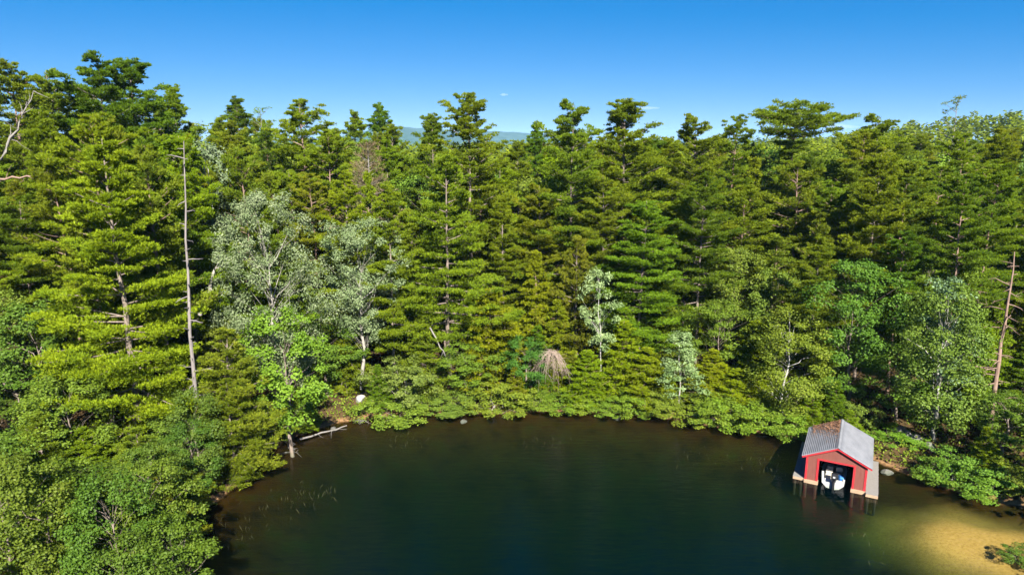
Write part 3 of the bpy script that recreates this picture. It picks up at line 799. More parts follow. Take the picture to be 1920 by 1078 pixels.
YG = (1.14, 1.18, .8); DK = (.62, .80, .9); OL = (.96, 1.0, .85); BR = (1.15, 1.25, 1.0); MD = (.9, 1.0, 1.0); BL_ = (.75, .98, 1.25); NT = (1, 1, 1)
exec_heroes = [
 # key, px, top, Y26, radius, tint, label
 ('left_pine', 192, 258, 50, 6.4, (1.2, 1.28, .85), 'tall yellow-green pine with broad flat tiers beside the tall bare dead trunk'),
 ('pine_b', 180, 98, 80, 6.2, DK, 'tallest dark green pine on the skyline at the upper left'),
 ('pine_a', 246, 108, 82, 5.6, DK, 'dark pine with a rounded top close beside the tallest pine on the left skyline'),
 ('pine_d', 22, 112, 74, 5.2, MD, 'green pine whose top meets the left edge of the view at the skyline'),
 ('pine_b', 84, 126, 79, 5.0, OL, 'olive pine between the left edge pine and the tallest dark pine'),
 ('pine_c', 330, 158, 92, 4.2, MD, 'narrow pine with a pointed tuft just right of the tallest left pines'),
 ('pine_c', 438, 180, 98, 4.0, DK, 'small dark pine tip left of the pine with the pale bare trunk'),
 ('sparse_pine', 488, 198, 100, 3.8, MD, 'thin open pine top on the skyline beside a small dark pine tip'),
 ('pine_d', 557, 183, 84, 5.4, OL, 'olive pine with a pale bare trunk showing, above the silver poplars'),
 ('snag', 338, 262, 48.5, None, None, 'tall bare dead trunk with stub branches at the left shore'),
 ('silver_a', 490, 352, 59, 4.7, NT, 'large silver-grey poplar with forked pale limbs, right of the bare trunk'),
 ('silver_b', 662, 402, 65, 4.6, NT, 'leaning silver-white poplar with a bare pale lower trunk'),
 ('silver_c', 385, 262, 70, 3.2, (.75, .75, .8), 'small faded grey poplar top behind the bare dead trunk'),
 ('dead_conifer', 688, 262, 80, 5.0, NT, 'dead brown conifer with fine bare twigs below the skyline'),
 ('hem_a', 694, 322, 76, 2.6, OL, 'small olive cedar standing in front of the dead brown conifer'),
 ('leaf_b', 528, 575, 54, 3.7, (1.12, 1.2, .85), 'vivid light green maple below the large silver poplar'),
 ('olive_pine', 418, 612, 50, 3.6, (.95, .95, 1.0), 'bushy olive pine leaning over the lake at the left shore'),
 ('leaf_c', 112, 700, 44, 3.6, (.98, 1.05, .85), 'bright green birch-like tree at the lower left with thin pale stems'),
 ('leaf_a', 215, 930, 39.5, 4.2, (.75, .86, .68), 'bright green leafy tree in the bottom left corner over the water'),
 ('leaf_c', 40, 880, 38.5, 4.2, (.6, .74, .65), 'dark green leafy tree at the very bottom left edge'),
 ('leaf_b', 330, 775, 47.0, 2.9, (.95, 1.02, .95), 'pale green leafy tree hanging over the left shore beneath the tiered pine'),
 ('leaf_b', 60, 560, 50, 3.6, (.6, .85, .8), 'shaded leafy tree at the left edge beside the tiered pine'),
 ('pine_b', 30, 360, 58, 4.4, DK, 'dark pine at the left edge under the bare leaning trunk'),
 ('tall_pine', 878, 172, 77, 5.8, OL, 'tall open-topped pine breaking the skyline near the middle'),
 ('cushion_pine', 835, 288, 69, 5.2, NT, 'broad pine with cushion-like tiers in front of the tall open-topped pine'),
 ('pine_c', 712, 192, 108, 3.8, DK, 'slim dark pine on the skyline behind the dead brown conifer'),
 ('pine_c', 660, 206, 112, 3.8, MD, 'small pine top left of the slim dark skyline pine'),
 ('pine_a', 808, 212, 92, 3.6, DK, 'small pine tip just left of the tall open-topped pine'),
 ('pine_b', 1076, 186, 76, 4.9, MD, 'tiered pine with a ragged top right of the gap with blue hills'),
 ('pine_a', 1176, 184, 80, 5.6, OL, 'wide dome-topped pine between two ragged skyline pines'),
 ('pine_a', 1206, 375, 69, 4.6, (.85, 1.05, 1.0), 'fresh green tiered pine below the dome-topped pine'),
 ('pine_b', 1308, 212, 82, 4.8, OL, 'olive pine with a flat ragged crown right of the dome-topped pine'),
 ('pine_d', 1384, 214, 84, 3.8, MD, 'pine with long bare pale trunks showing below its high crown'),
 ('umbrella_pine', 1492, 184, 92, 5.2, MD, 'flat umbrella-topped pine standing above the right skyline'),
 ('pine_b', 1650, 213, 86, 5.8, OL, 'large spreading pine left of the thin sparse skyline pine'),
 ('sparse_pine', 1797, 177, 92, 4.2, (.9, .95, 1.1), 'thin sparse pine with bare upper limbs at the upper right'),
 ('pine_a', 1700, 300, 76, 5.4, NT, 'bright green tiered pine under the large spreading pine at right'),
 ('red_a', 1405, 345, 74, 4.4, OL, 'olive red-barked pine below the pine with bare pale trunks'),
 ('red_b', 1500, 300, 79, 4.6, OL, 'red-barked pine with a leaning trunk below the umbrella-topped pine'),
 ('red_b', 1590, 300, 80, 4.4, MD, 'red-barked pine between the umbrella-topped and the spreading pine'),
 ('red_a', 1455, 440, 71, 3.6, (.95, .95, 1), 'short olive pine with a red lower trunk above the birches'),
 ('spire', 1890, 362, 72, 3.9, (.8, .95, .9), 'pointed dark spruce at the right edge'),
 ('leaf_c', 1345, 560, 66, 3.6, (.95, 1.0, .8), 'leafy tree filling the gap above the flat-boughed white tree, on its right'),
 ('hem_b', 1420, 600, 64, 3.0, (1.05, 1.05, .8), 'golden cedar between the flat-boughed white tree and the crooked white birch'),
 ('leaf_a', 1548, 545, 66, 3.6, (.8, .95, .8), 'leafy tree between the crooked white birch and the dark leafy tree'),
 ('hem_c', 1238, 520, 69, 3.4, (.95, 1.0, .85), 'hemlock behind and left of the flat-boughed white tree'),
 ('leaf_b', 605, 590, 64, 3.2, (.8, .92, .75), 'leafy tree in shade between the vivid maple and the leaning poplar'),
 ('hem_a', 1050, 560, 68, 2.6, (1.1, 1.05, .8), 'slim golden cedar right of the dark blue-green tree'),
 ('hem_b', 1215, 650, 63.5, 2.8, (1.1, 1.08, .8), 'bushy golden cedar whose boughs meet the shore left of the flat-boughed white tree'),
 ('hem_a', 1335, 655, 63, 2.7, (1.1, 1.08, .8), 'cedar reaching the water just right of the flat-boughed white tree'),
 ('hem_b', 1385, 690, 61.5, 2.8, (1.15, 1.1, .8), 'short bushy cedar hanging over the water left of the crooked white birch'),
 ('leaf_b', 870, 640, 65, 2.8, (1.0, 1.05, .85), 'light leafy tree in front of the cone-shaped cedar, left of it'),
 ('hem_b', 1100, 655, 64, 2.6, (1.0, 1.05, .8), 'cedar on the bank between the dead twigs and the slender white tree'),
 ('leaf_a', 1700, 640, 58, 3.4, (.8, .98, .8), 'round leafy tree between the boathouse and the weeping birch'),
 ('hem_c', 150, 800, 42.5, 2.8, (.75, .85, .7), 'hemlock rising among the leafy trees of the bottom left corner'),
 ('hem_c', 285, 850, 43.5, 2.4, (.7, .8, .65), 'slim hemlock at the water edge below the tiered yellow-green pine'),
 ('olive_pine', 70, 770, 41.5, 2.8, (.75, .85, .75), 'olive pine among the leafy trees near the bottom left corner'),
 ('olive_pine', 250, 800, 42.5, 2.6, (.85, .95, .8), 'olive pine by the dark water right of the birch-like tree'),
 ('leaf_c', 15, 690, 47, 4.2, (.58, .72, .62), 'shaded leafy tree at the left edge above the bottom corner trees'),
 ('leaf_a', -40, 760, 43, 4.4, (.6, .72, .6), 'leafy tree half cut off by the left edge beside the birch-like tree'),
 ('hem_b', 1850, 610, 57, 2.9, (1.0, 1.1, .8), 'yellow-green cedar wedged between the weeping birch and the reddish bare trunk'),
 ('leaf_b', 1896, 740, 51, 2.8, (.8, .9, .8), 'leafy tree on the bank below the reddish bare trunk at the right edge'),
 ('hem_c', 1930, 640, 56, 3.0, (.7, .85, .8), 'dark hemlock partly cut off at the right edge behind the bright bush'),
 ('redsnag', 1912, 470, 53, None, None, 'reddish bare pine trunk with dead side branches at the right edge'),
 ('birch', 1795, 520, 54, 3.8, (1.0, 1.1, 1.3), 'tall birch with silvery leaf tips weeping over the lake right of the boathouse'),
 ('silver_d', 1790, 518, 55.5, 3.4, (.9, 1.0, .95), 'silver-topped poplar behind the weeping birch at right'),
 ('leaf_c', 1622, 480, 60, 4.6, (.62, .82, .75), 'dark green leafy tree with a pale trunk behind the boathouse'),
 ('birch', 1478, 575, 59, 3.9, (1.15, 1.15, .8), 'yellow-green birch with a crooked white trunk left of the boathouse'),
 ('silver_d', 1280, 622, 61.5, 3.0, (1.15, 1.15, 1.05), 'small white-leaved tree with flat layered boughs near the far shore'),
 ('silver_c', 1134, 500, 65, 2.0, (1.15, 1.2, 1.1), 'slender white-leaved tree with a long thin pale stem'),
 ('hem_b', 920, 540, 67, 3.8, (1.15, 1.05, .8), 'cone-shaped yellow-green cedar near the middle of the far shore'),
 ('hem_a', 1002, 470, 70, 2.9, (1.15, 1.08, .8), 'tall golden cedar with an orange trunk right of the cone-shaped cedar'),
 ('hem_b', 1170, 600, 65, 2.9, (1.1, 1.1, .8), 'yellow-green cedar right of the slender white-leaved tree'),
 ('olive_pine', 1085, 440, 69, 3.4, (.95, .9, 1.0), 'dull olive pine with a tangled reddish trunk left of the slender white tree'),
 ('leaf_b', 985, 632, 64.8, 2.6, (.48, .78, .95), 'round dark blue-green tree beside the heap of dead twigs'),
 ('bush_c', 752, 668, 63.5, 3.5, (1.0, 1.0, 1.5), 'pale grey-green spreading tree over the shore near the pale boulder'),
 ('bush_a', 745, 740, 61.5, 3.2, (1.1, 1.25, 1.0), 'green shrub dipping to the water beneath the pale spreading tree'),
 ('bush_c', 930, 715, 62.4, 3.2, (1.15, 1.1, .9), 'rounded yellow-green shrub reaching furthest over the water on the far shore'),
 ('bush_b', 835, 745, 62.6, 2.6, (1.0, 1.0, 1.2), 'low green shrub between two larger shore shrubs'),
 ('hem_c', 640, 560, 66, 3.0, (.95, .95, .8), 'hemlock at the foot of the leaning silver poplar'),
 ('hem_c', 790, 590, 66.5, 3.0, (.95, 1.0, .9), 'hemlock with a grey trunk below the cushion-tiered pine'),
 ('bush_c', 1675, 820, 54.5, 2.2, (1.1, 1.35, 1.0), 'bright green bush beside the right wall of the boathouse'),
 ('bush_c', 1905, 880, 48.5, 2.6, (1.3, 1.35, 1.0), 'bright yellow-green bush at the right edge above the sand bar'),
 ('bush_a', 1925, 1042, 38.2, 1.15, (.8, .95, .9), 'dark bush in the bottom right corner beside the sand'),
 ('leaf_a', 1590, 640, 61, 3.0, (.7, 1.0, 1.0), 'leafy tree drooping behind the boathouse roof'),
]
for key, px, top, Y26, r, tint, label in exec_heroes:
    if key == 'snag':
        x, y, zt = at_depth(px, top, Y26 * K); z0 = gz(x, y)
        M['snagbark'] = simple('dead grey bark', (.115, .10, .092), (.205, .182, .168), .9, 5, stretch=(1, 1, .25), bump=.4)
        x -= .95
        V, F = snag(91, zt - z0, .21, 50, 2.2, twig=1, z0=.12, lean=(.036, 0))
        o = link('dead_tree', mesh_np('dead_tree', V, F, True), None, M['snagbark']); o.location = (x, y, z0 - .1)
        tag(o, label, 'dead tree'); HEROES.append((x, y, key, zt - z0))
    elif key == 'redsnag':
        x, y, zt = at_depth(px, top, Y26 * K); z0 = gz(x, y)
        V, F = snag(92, zt - z0, .26, 34, 2.6, twig=2, z0=.2, lean=(.02, 0))
        o = link('dead_tree', mesh_np('dead_tree', V, F, True), None, M['redbark']); o.location = (x, y, z0 - .1)
        tag(o, label, 'dead tree'); HEROES.append((x, y, key, zt - z0))
    else:
        plant(key, px, top, Y26, label, r, tint)


for x, y, key, hh, tint, label in [(-19.4, 30.0, 'leaf_a', 8.6, (.62, .74, .6), 'leafy tree cut off by the bottom edge beside the dark water'), (-18.6, 33.6, 'leaf_b', 8.2, (.72, .82, .66), 'leafy tree leaning over the dark water at the bottom left'),
                                   (-21.5, 33.0, 'leaf_c', 10.2, (.55, .68, .58), 'dark leafy tree at the bottom edge between two leafy trees')]:
    plant_at(key, x, y, gz(x, y), hh, label, None, tint)

SKYTIPS = [('pine_c', 800, 232, 99, 2.9, MD, 'small pine tip filling the hill gap left of the tall open-topped pine'), ('pine_c', 1003, 230, 98, 3.0, DK, 'small dark pine tip in the skyline gap left of the ragged tiered pine'),
           ('pine_a', 975, 262, 92, 3.4, NT, 'pine just under the hills between the open-topped and the ragged pine'), ('pine_a', 735, 232, 96, 3.4, OL, 'pine top at the left end of the hill gap beside the slim skyline pine')]
for key, px, top, Y26, r, tint, label in SKYTIPS:
    plant(key, px, top, Y26, label, r, tint); HEROES.pop()

# ------------------------------------------------------------------ shore shrubs, rocks, dead wood, reeds
def shore_point(px, off=0.0):
    """the far waterline below pixel column px, moved off metres towards the land"""
    best = None
    for y in np.arange(78, 40, -.15):
        x = (px - 960) / 1280 * (y * CP + H * SP)
        dd_ = float(shore_dist(np.array([x]), np.array([y]))[0])
        if dd_ < off: return x, y
    return x, y
SHRUBS = [
 (792, 'bush_b', 1.6, 2.0, (1.05, 1.1, .9), 'small dense shrub at the waterline between the two big overhanging shrubs'),
 (875, 'bush_a', 2.2, 2.2, (1.0, 1.1, 1.0), 'shrub against the left flank of the furthest-reaching yellow-green shrub'),
 (1000, 'bush_b', 2.0, 2.2, (1.0, 1.15, .9), 'low shrub at the waterline below the round dark blue-green tree'),
 (1050, 'bush_b', 1.7, 2.3, (1.1, 1.25, .9), 'leafy shrub at the waterline below the heap of dead twigs'),
 (1095, 'bush_a', 1.8, 2.4, (1.15, 1.25, .85), 'bright ferny shrub right of the heap of dead twigs'),
 (1140, 'bush_b', 1.6, 2.3, (1.1, 1.2, .85), 'bright low shrub at the foot of the slender white-leaved tree'),
 (1195, 'bush_a', 2.4, 2.3, (1.15, 1.15, .8), 'yellow-green shrub with a small trunk left of the flat-boughed white tree'),
 (1240, 'bush_c', 2.6, 2.4, (1.2, 1.15, .8), 'yellow shrub beside the flat-boughed white tree, on its left'),
 (1290, 'bush_b', 2.2, 2.6, (1.15, 1.2, .85), 'shrub at the waterline directly below the flat-boughed white tree'),
 (1335, 'bush_c', 3.0, 2.6, (1.15, 1.15, .85), 'tall shrub over the water right of the flat-boughed white tree'),
 (1385, 'bush_a', 3.2, 2.7, (1.2, 1.18, .8), 'golden green shrub over the water left of the crooked white birch'),
 (1430, 'bush_c', 3.0, 2.6, (1.1, 1.12, .8), 'drooping shrub over the water below the crooked white birch'),
 (1475, 'bush_a', 2.6, 2.3, (1.1, 1.15, .8), 'shrub by the left rear corner of the boathouse'),
 (1758, 'bush_b', 2.0, 2.0, (.95, 1.15, .95), 'shrub on the bank below the weeping birch, nearest the boathouse'),
 (1790, 'bush_c', 2.8, 2.6, (.85, 1.1, 1.05), 'drooping shrub on the bank beneath the weeping birch'),
 (1850, 'bush_a', 2.2, 2.2, (1.0, 1.15, .9), 'shrub between the weeping birch and the bright bush at the right edge'),
]
for px, key, hh, r, tint, label in SHRUBS:
    x, y = shore_point(px, .5)
    plant_at(key, x, y, gz(x, y) - .05, hh, label, r, tint)

M['rock'] = simple('grey granite', (.13, .125, .115), (.08, .076, .07), .9, 4, bump=.6)
M['whiterock'] = simple('pale granite', (.30, .295, .28), (.16, .155, .145), .9, 3, bump=.4)
def rock(name, x, y, z, sx, sy, sz, seed, mat, label, group=None):
    bm = bmesh.new(); bmesh.ops.create_icosphere(bm, subdivisions=3, radius=1)
    rg_ = np.random.default_rng(seed); k_ = unit(rg_.normal(0, 1, (7, 3))); c_ = rg_.uniform(.45, .85, 7)
    for v in bm.verts:
        d_ = np.array(v.co)
        q_ = d_ @ k_.T
        f_ = min([1.15] + [c_[i_] / q_[i_] for i_ in range(7) if q_[i_] > .3]) * (1 + .05 * math.sin(d_[0] * 9 + seed) * math.cos(d_[1] * 8))
        v.co = Vector(d_ * f_ * np.array([sx, sy, sz]))
    me = bpy.data.meshes.new(name); bm.to_mesh(me); bm.free()
    o = link(name, me, None, mat); o.location = (x, y, z); o.rotation_euler = (0, 0, seed * 1.3)
    return tag(o, label, 'boulder' if sx > .7 else 'rock', group)
x, y = on_plane(676, 752, .9)
rock('boulder', x, y, gz(x, y) + .15, .62, .45, .42, 3, M['whiterock'], 'pale boulder on the bank at the left end of the far shore')
RK = [(1683, 822, .9, 'pale rock on the shaded bank just behind the bush by the boathouse'), (1700, 832, 1.0, 'large grey rock on the shaded bank right of the boathouse'), (1722, 838, .8, 'grey rock beside the birch foot on the shaded bank'),
      (1745, 850, .7, 'brownish rock at the right end of the rocks by the boathouse'), (1665, 872, .5, 'small pale rock at the waterline by the right deck of the boathouse'),
      (870, 776, .4, 'small pale stone at the waterline under the shore shrubs'), (625, 792, .4, 'stone lying on the bare reddish bank at the left of the far shore'), (1160, 772, .45, 'stone at the water by the little trunk on the far shore')]
for i, (px, py, sx, lb) in enumerate(RK):
    x, y = on_plane(px, py, .5)
    rock('rock', x, y, gz(x, y) + .1, sx, sx * .75, sx * .55, 20 + i, M['rock'], lb)

def stick_heap(name, x, y, z, n_, L, drop, rad, seed, mat, label, cat, fan=1.0, topz=0.0):
    rg_ = np.random.default_rng(seed); bp_, br_ = [], []
    for i_ in range(n_):
        az = rg_.uniform(0, 6.28); l_ = L * rg_.uniform(.35, 1.2); o_ = np.array([rg_.normal(0, .15), rg_.normal(0, .15), topz + rg_.uniform(-.3, .3)])
        d_ = np.array([math.cos(az) * fan, math.sin(az) * fan, rg_.uniform(.0, .5)])
        bp_.append(np.array([o_ + d_ * l_ * u_ + np.array([0, 0, -drop * l_ * u_ * u_]) + rg_.normal(0, .07 * l_, 3) * u_ for u_ in (0, .35, .7, 1)])); br_.append(np.array([1, .75, .5, .2]) * rad)
        for j_ in range(3):
            u_ = rg_.uniform(.25, .9); o2 = o_ + d_ * l_ * u_ + np.array([0, 0, -drop * l_ * u_ * u_]); d2 = d_ * .5 + rg_.normal(0, .5, 3) - np.array([0, 0, drop * u_]); l2 = l_ * .35
            bp_.append(np.array([o2 + d2 * l2 * v_ for v_ in (0, .33, .66, 1)])); br_.append(np.array([.5, .4, .3, .15]) * rad)
    V_, F_ = tubes(np.array(bp_), np.array(br_), 4)
    o = link(name, mesh_np(name, V_, F_), None, mat); o.location = (x, y, z)
    return tag(o, label, cat)
M['greytwig'] = simple('dry pinkish twigs', (.21, .155, .12), (.34, .265, .21), .95, 5)
x, y, z = at_depth(1032, 655, 64.2 * K)
stick_heap('brush_pile', x, y, z - 1.6, 80, 3.0, 1.1, .022, 5, M['greytwig'], 'fan of dry pinkish dead twigs drooping to the bank mid shore', 'dead branches', .72, 1.2)
x, y = on_plane(545, 835, .4)
stick_heap('brush_pile', x, y, gz(x, y) + .35, 9, 1.9, .35, .035, 8, M['greywood'], 'pale bare branches reaching over the water at the left shore', 'dead branches', 1.0, 0)
x, y = on_plane(680, 790, .2)
stick_heap('brush_pile', x, y, .15, 6, 1.3, .15, .03, 9, M['greywood'], 'few pale sticks lying at the water below the pale boulder', 'dead branches', 1.0, 0)

def log(name, p0, p1, r0, r1, mat, label, cat, seed=1, stubs=6):
    rg_ = np.random.default_rng(seed); t_ = np.linspace(0, 1, 10)
    p0, p1 = np.array(p0), np.array(p1); Ln = np.linalg.norm(p1 - p0)
    P = p0 + (p1 - p0) * t_[:, None]; P[1:-1] += rg_.normal(0, .012 * Ln, (8, 3))
    parts = [tubes(P[None], (r0 + (r1 - r0) * t_)[None], 7)]
    bp_, br_ = [], []
    for i_ in range(stubs):
        o_ = P[rg_.integers(3, 10)]; d_ = unit(rg_.normal(0, 1, 3) + unit(p1 - p0) * .8); l_ = rg_.uniform(.15, .3) * min(Ln, 8)
        bp_.append(np.array([o_ + d_ * l_ * u_ + rg_.normal(0, .04 * l_, 3) for u_ in (0, .33, .66, 1)])); br_.append(np.array([.5, .4, .25, .1]) * r0 * .6)
    if bp_: parts.append(tubes(np.array(bp_), np.array(br_), 5))
    V_, F_ = join_vf(parts)
    return tag(link(name, mesh_np(name, V_, F_, True), None, mat), label, cat)
log('dead_tree', at_depth(2, 300, 60 * K), at_depth(62, 172, 62 * K), .15, .04, M['greywood'], 'leaning curved bare trunk at the far upper left edge', 'dead tree', 3, 10)
log('dead_branch', at_depth(-30, 338, 56 * K), at_depth(88, 328, 57 * K), .13, .03, M['redbark'], 'long pinkish bare limb jutting in from the left edge', 'dead branch', 4, 7)
log('dead_tree', at_depth(375, 590, 61 * K), at_depth(412, 480, 61 * K), .22, .09, M['palebark'], 'leaning bare forked trunk between the dead trunk and the silver poplar', 'dead tree', 5, 4)
log('fallen_log', at_depth(806, 614, 66 * K), at_depth(842, 682, 65 * K), .10, .04, M['greywood'], 'pale fallen trunk sloping down the bank below the cushion-tiered pine', 'log', 6, 4)
x0, y0 = on_plane(563, 822, .3); x1, y1 = on_plane(650, 797, .15)
log('fallen_log', (x0, y0, .25), (x1, y1, .12), .10, .05, M['greywood'], 'weathered log lying along the bare reddish bank at the left', 'log', 7, 3)
# reeds standing in the shallows
rg = np.random.default_rng(31); Q = []
for px, py, n_, sp_ in ((580, 928, 60, 1.6), (430, 985, 50, 1.8), (1030, 830, 26, 1.3), (760, 830, 26, 1.4), (1310, 850, 18, 1.4), (1440, 870, 26, 1.5), (1650, 1020, 20, 1.5)):
    x, y = on_plane(px, py); k = n_
    p = np.stack([x + rg.normal(0, sp_, k), y + rg.normal(0, sp_ * .8, k), np.full(k, -.25)], 1)
    Q.append(blades(p, rg.normal(0, .35, (k, 3)) + UP, rg.normal(0, 1, (k, 3)), rg.uniform(.35, .62, k), .011))
M['reed'] = simple('dry reeds', (.05, .055, .018), (.09, .085, .035), .8, 5)
tag(link('reeds', mesh_quads('reeds', Q), None, M['reed']), 'sparse thin reeds poking through the shallow water', 'reeds', kind='stuff')

# ------------------------------------------------------------------ the rest of the wood: every tree its own object
SKY = np.array([(0, 135), (60, 125), (130, 140), (160, 120), (270, 125), (300, 165), (350, 195), (420, 208), (500, 217), (600, 224), (640, 228), (700, 236), (760, 268),
                (850, 270), (960, 280), (1000, 262), (1060, 245), (1130, 235), (1250, 252), (1340, 242), (1405, 250), (1430, 276), (1555, 276), (1580, 254), (1600, 242), (1720, 236), (1800, 236), (1920, 232)], float)
HIDDEN = {7,9,12,13,15,18,19,22,28,31,41,43,47,62,63,66,80,85,91,92,95,104,106,110,113,121,122,126,131,132,133,139,141,146,148,150,153,156,157,162,164,165,170,171,176,180,191,193,202,203,206,208,212,214,216,227,229,230,231,232,236,237,238,239,241,243,244,246,254,255,256,257,261,262,265,266,268,270,272,274,275,279,281,282,283,285,287,288,292,293,294,295,298,300,302,303,304,306,307,309,313,316,317,318,319,320,321,323,324,325,326,327,328,329}   # wholly behind other trees in the photograph
CLEAR = [(95, 375, 53), (318, 372, 60), (375, 600, 62), (600, 760, 69), (1100, 1160, 69), (1235, 1325, 65), (1430, 1540, 63), (1740, 1850, 58), (760, 1000, 70)]
rs = random.Random(77)
cand = []
pts = [(x, y) for x, y, k, h in HEROES]
tries = 0
Ymax = 128
while tries < 14000:
    tries += 1
    y = 31 + (Ymax - 31) * rs.random() ** .9
    x = rs.uniform(-.80, .80) * (y * .98 + 8)
    d = float(shore_dist(np.array([x]), np.array([y]))[0])
    if d < .25: continue
    lx = Vector((x - BX, y - BY, 0)); lx.rotate(Matrix.Rotation(-BROT, 3, 'Z'))
    if -4.0 < lx.x < 4.0 and -2 < lx.y < 9: continue
    sp = 1.7 if d < 2 else 2.6 if d < 6 else (3.9 if y < 95 else 5.2)
    if min((x - a) ** 2 + (y - b) ** 2 for a, b in pts) < sp * sp: continue
    if x > 24 and y < 42.5: continue
    ppx = 960 + 1280 * x / (y * CP + 18 * SP)
    if 600 < ppx < 705 and d < 9 and y > 60: continue
    if any(a < ppx < b and y < yy for a, b, yy in CLEAR) and d > 1.5: continue
    pts.append((x, y)); cand.append((x, y, d))
cand.sort(key=lambda c: (c[1], c[0]))
AUTO, pts2 = [], []
SHADE_LT = {MD: (.66, .76, .7), NT: (.8, .9, .75), DK: (.5, .66, .62), OL: (.78, .8, .62)}  # near-left trees: the shade on that side is put into darker leaf tints
NH = len(HEROES)
for i, (x, y, d) in enumerate(cand):
    rr = random.Random(i * 31 + 5)
    z0 = gz(x, y)
    zc = y * CP + (H - 20) * SP
    px = 960 + 1280 * x / zc
    sky_y = float(np.interp(px, SKY[:, 0], SKY[:, 1]))
    a, b = rr.random(), rr.random()
    zlim = at_depth(px, sky_y + (0 + 20 * b if y > 85 else 45 + 60 * b), y)[2] - z0
    left_low = x < -14 and y < 53
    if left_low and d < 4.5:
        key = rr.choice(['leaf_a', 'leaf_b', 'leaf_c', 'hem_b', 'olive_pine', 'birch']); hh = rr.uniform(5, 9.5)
    elif d < 2:
        key = rr.choice(['bush_a', 'bush_b', 'bush_c', 'hem_b', 'hem_a']); hh = rr.uniform(.9, 2.8) if key[0] == 'b' else rr.uniform(3, 5.5)
    elif d < 4.5:
        key = rr.choice(['bush_a', 'bush_b', 'bush_c', 'hem_b', 'hem_a', 'bush_a']); hh = rr.uniform(2.2, 4.2) if key[0] == 'b' else rr.uniform(4, 7.5)
    elif left_low or (d < 9 and a < .8):
        key = rr.choice(['hem_a', 'hem_b', 'hem_c', 'leaf_a', 'leaf_b', 'hem_b', 'leaf_c']); hh = rr.uniform(7, 13)
    elif y < 92:
        key = rr.choice(['pine_a', 'pine_b', 'pine_c', 'pine_d', 'red_a', 'red_b', 'hem_c', 'leaf_c', 'hem_a', 'pine_b']); hh = rr.uniform(17, 28) if key[0] in 'pr' else rr.uniform(10, 16)
    else:
        key = rr.choice(['pine_a', 'pine_b', 'pine_c', 'pine_d', 'red_a', 'leaf_c', 'hem_b', 'leaf_a', 'hem_a']); hh = rr.uniform(24, 31) if key[0] in 'pr' else rr.uniform(20, 25)
    hh = min(hh, zlim) if zlim > 3 else 3
    tint = rr.choice([YG, OL, MD, NT, DK, (1.15, 1.1, .85), NT, OL])
    if left_low: tint = rr.choice([MD, NT, DK, OL]); tint = SHADE_LT[tint]
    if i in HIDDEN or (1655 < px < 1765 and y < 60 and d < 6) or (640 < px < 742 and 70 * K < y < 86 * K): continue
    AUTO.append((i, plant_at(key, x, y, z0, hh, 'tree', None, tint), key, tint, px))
    pts2.append(i)

# each of them described by its look and by the landmark it stands next to
TONE = {SHADE_LT[MD]: 'shaded green', SHADE_LT[NT]: 'green', SHADE_LT[DK]: 'dark green', SHADE_LT[OL]: 'olive', YG: 'yellow-green', OL: 'olive', MD: 'mid-green', NT: 'fresh green', DK: 'dark green', (1.15, 1.1, .85): 'bright green'}
KIND = {'pine_a': 'full-crowned pine', 'pine_b': 'broad pine', 'pine_c': 'narrow pine', 'pine_d': 'high-crowned pine', 'red_a': 'red-barked pine', 'red_b': 'open red-barked pine',
        'hem_a': 'slim cedar', 'hem_b': 'bushy cedar', 'hem_c': 'drooping hemlock', 'leaf_a': 'round leafy tree', 'leaf_b': 'leafy tree', 'leaf_c': 'spreading leafy tree',
        'olive_pine': 'bushy olive pine', 'birch': 'thin birch', 'bush_a': 'mounded shrub', 'bush_b': 'low shrub', 'bush_c': 'spreading shrub'}
GROUP = {'p': 'pines of the shore wood', 'r': 'pines of the shore wood', 'h': 'cedars and hemlocks of the shore wood', 'l': 'leafy trees of the shore wood', 'b': 'shrubs along the shore'}
LMARK = [(192, 50, 'tiered left-shore pine'), (180, 80, 'tallest dark pine'), (22, 74, 'pine at the left edge'), (330, 92, 'pointed skyline pine'), (438, 98, 'small dark pine tip'),
         (557, 84, 'pine with pale bare trunk'), (340, 48.5, 'bare dead trunk'), (490, 59, 'large silver poplar'), (662, 65, 'leaning silver poplar'), (688, 84, 'dead brown conifer'),
         (528, 54, 'vivid green maple'), (418, 50, 'olive pine over the water'), (112, 44, 'birch-like tree'), (215, 39.5, 'bottom corner tree'), (878, 77, 'tall open-topped pine'), (835, 69, 'cushion-tiered pine'),
         (712, 108, 'slim skyline pine'), (1076, 76, 'ragged tiered pine'), (1176, 80, 'dome-topped pine'), (1308, 82, 'flat ragged pine'), (1384, 84, 'pale-trunked pine'), (1488, 92, 'umbrella-topped pine'),
         (1650, 86, 'large spreading pine'), (1797, 92, 'thin sparse skyline pine'), (1700, 76, 'bright tiered pine'), (1405, 74, 'red-barked olive pine'), (1890, 72, 'pointed dark spruce'), (1912, 53, 'reddish bare trunk'),
         (1795, 54, 'weeping birch'), (1622, 60, 'dark leafy tree'), (1478, 59, 'crooked white birch'), (1280, 61.5, 'flat-boughed white tree'), (1134, 65, 'slender white-leaved tree'),
         (920, 67, 'cone-shaped cedar'), (1002, 70, 'tall golden cedar'), (985, 64.8, 'dark blue-green tree'), (1040, 64, 'fan of dead twigs'), (676, 62, 'pale boulder'), (1565, 50, 'boathouse'), (1206, 69, 'fresh green tiered pine')]
used = {o.get('label') for o in scene.objects if o.get('label')}
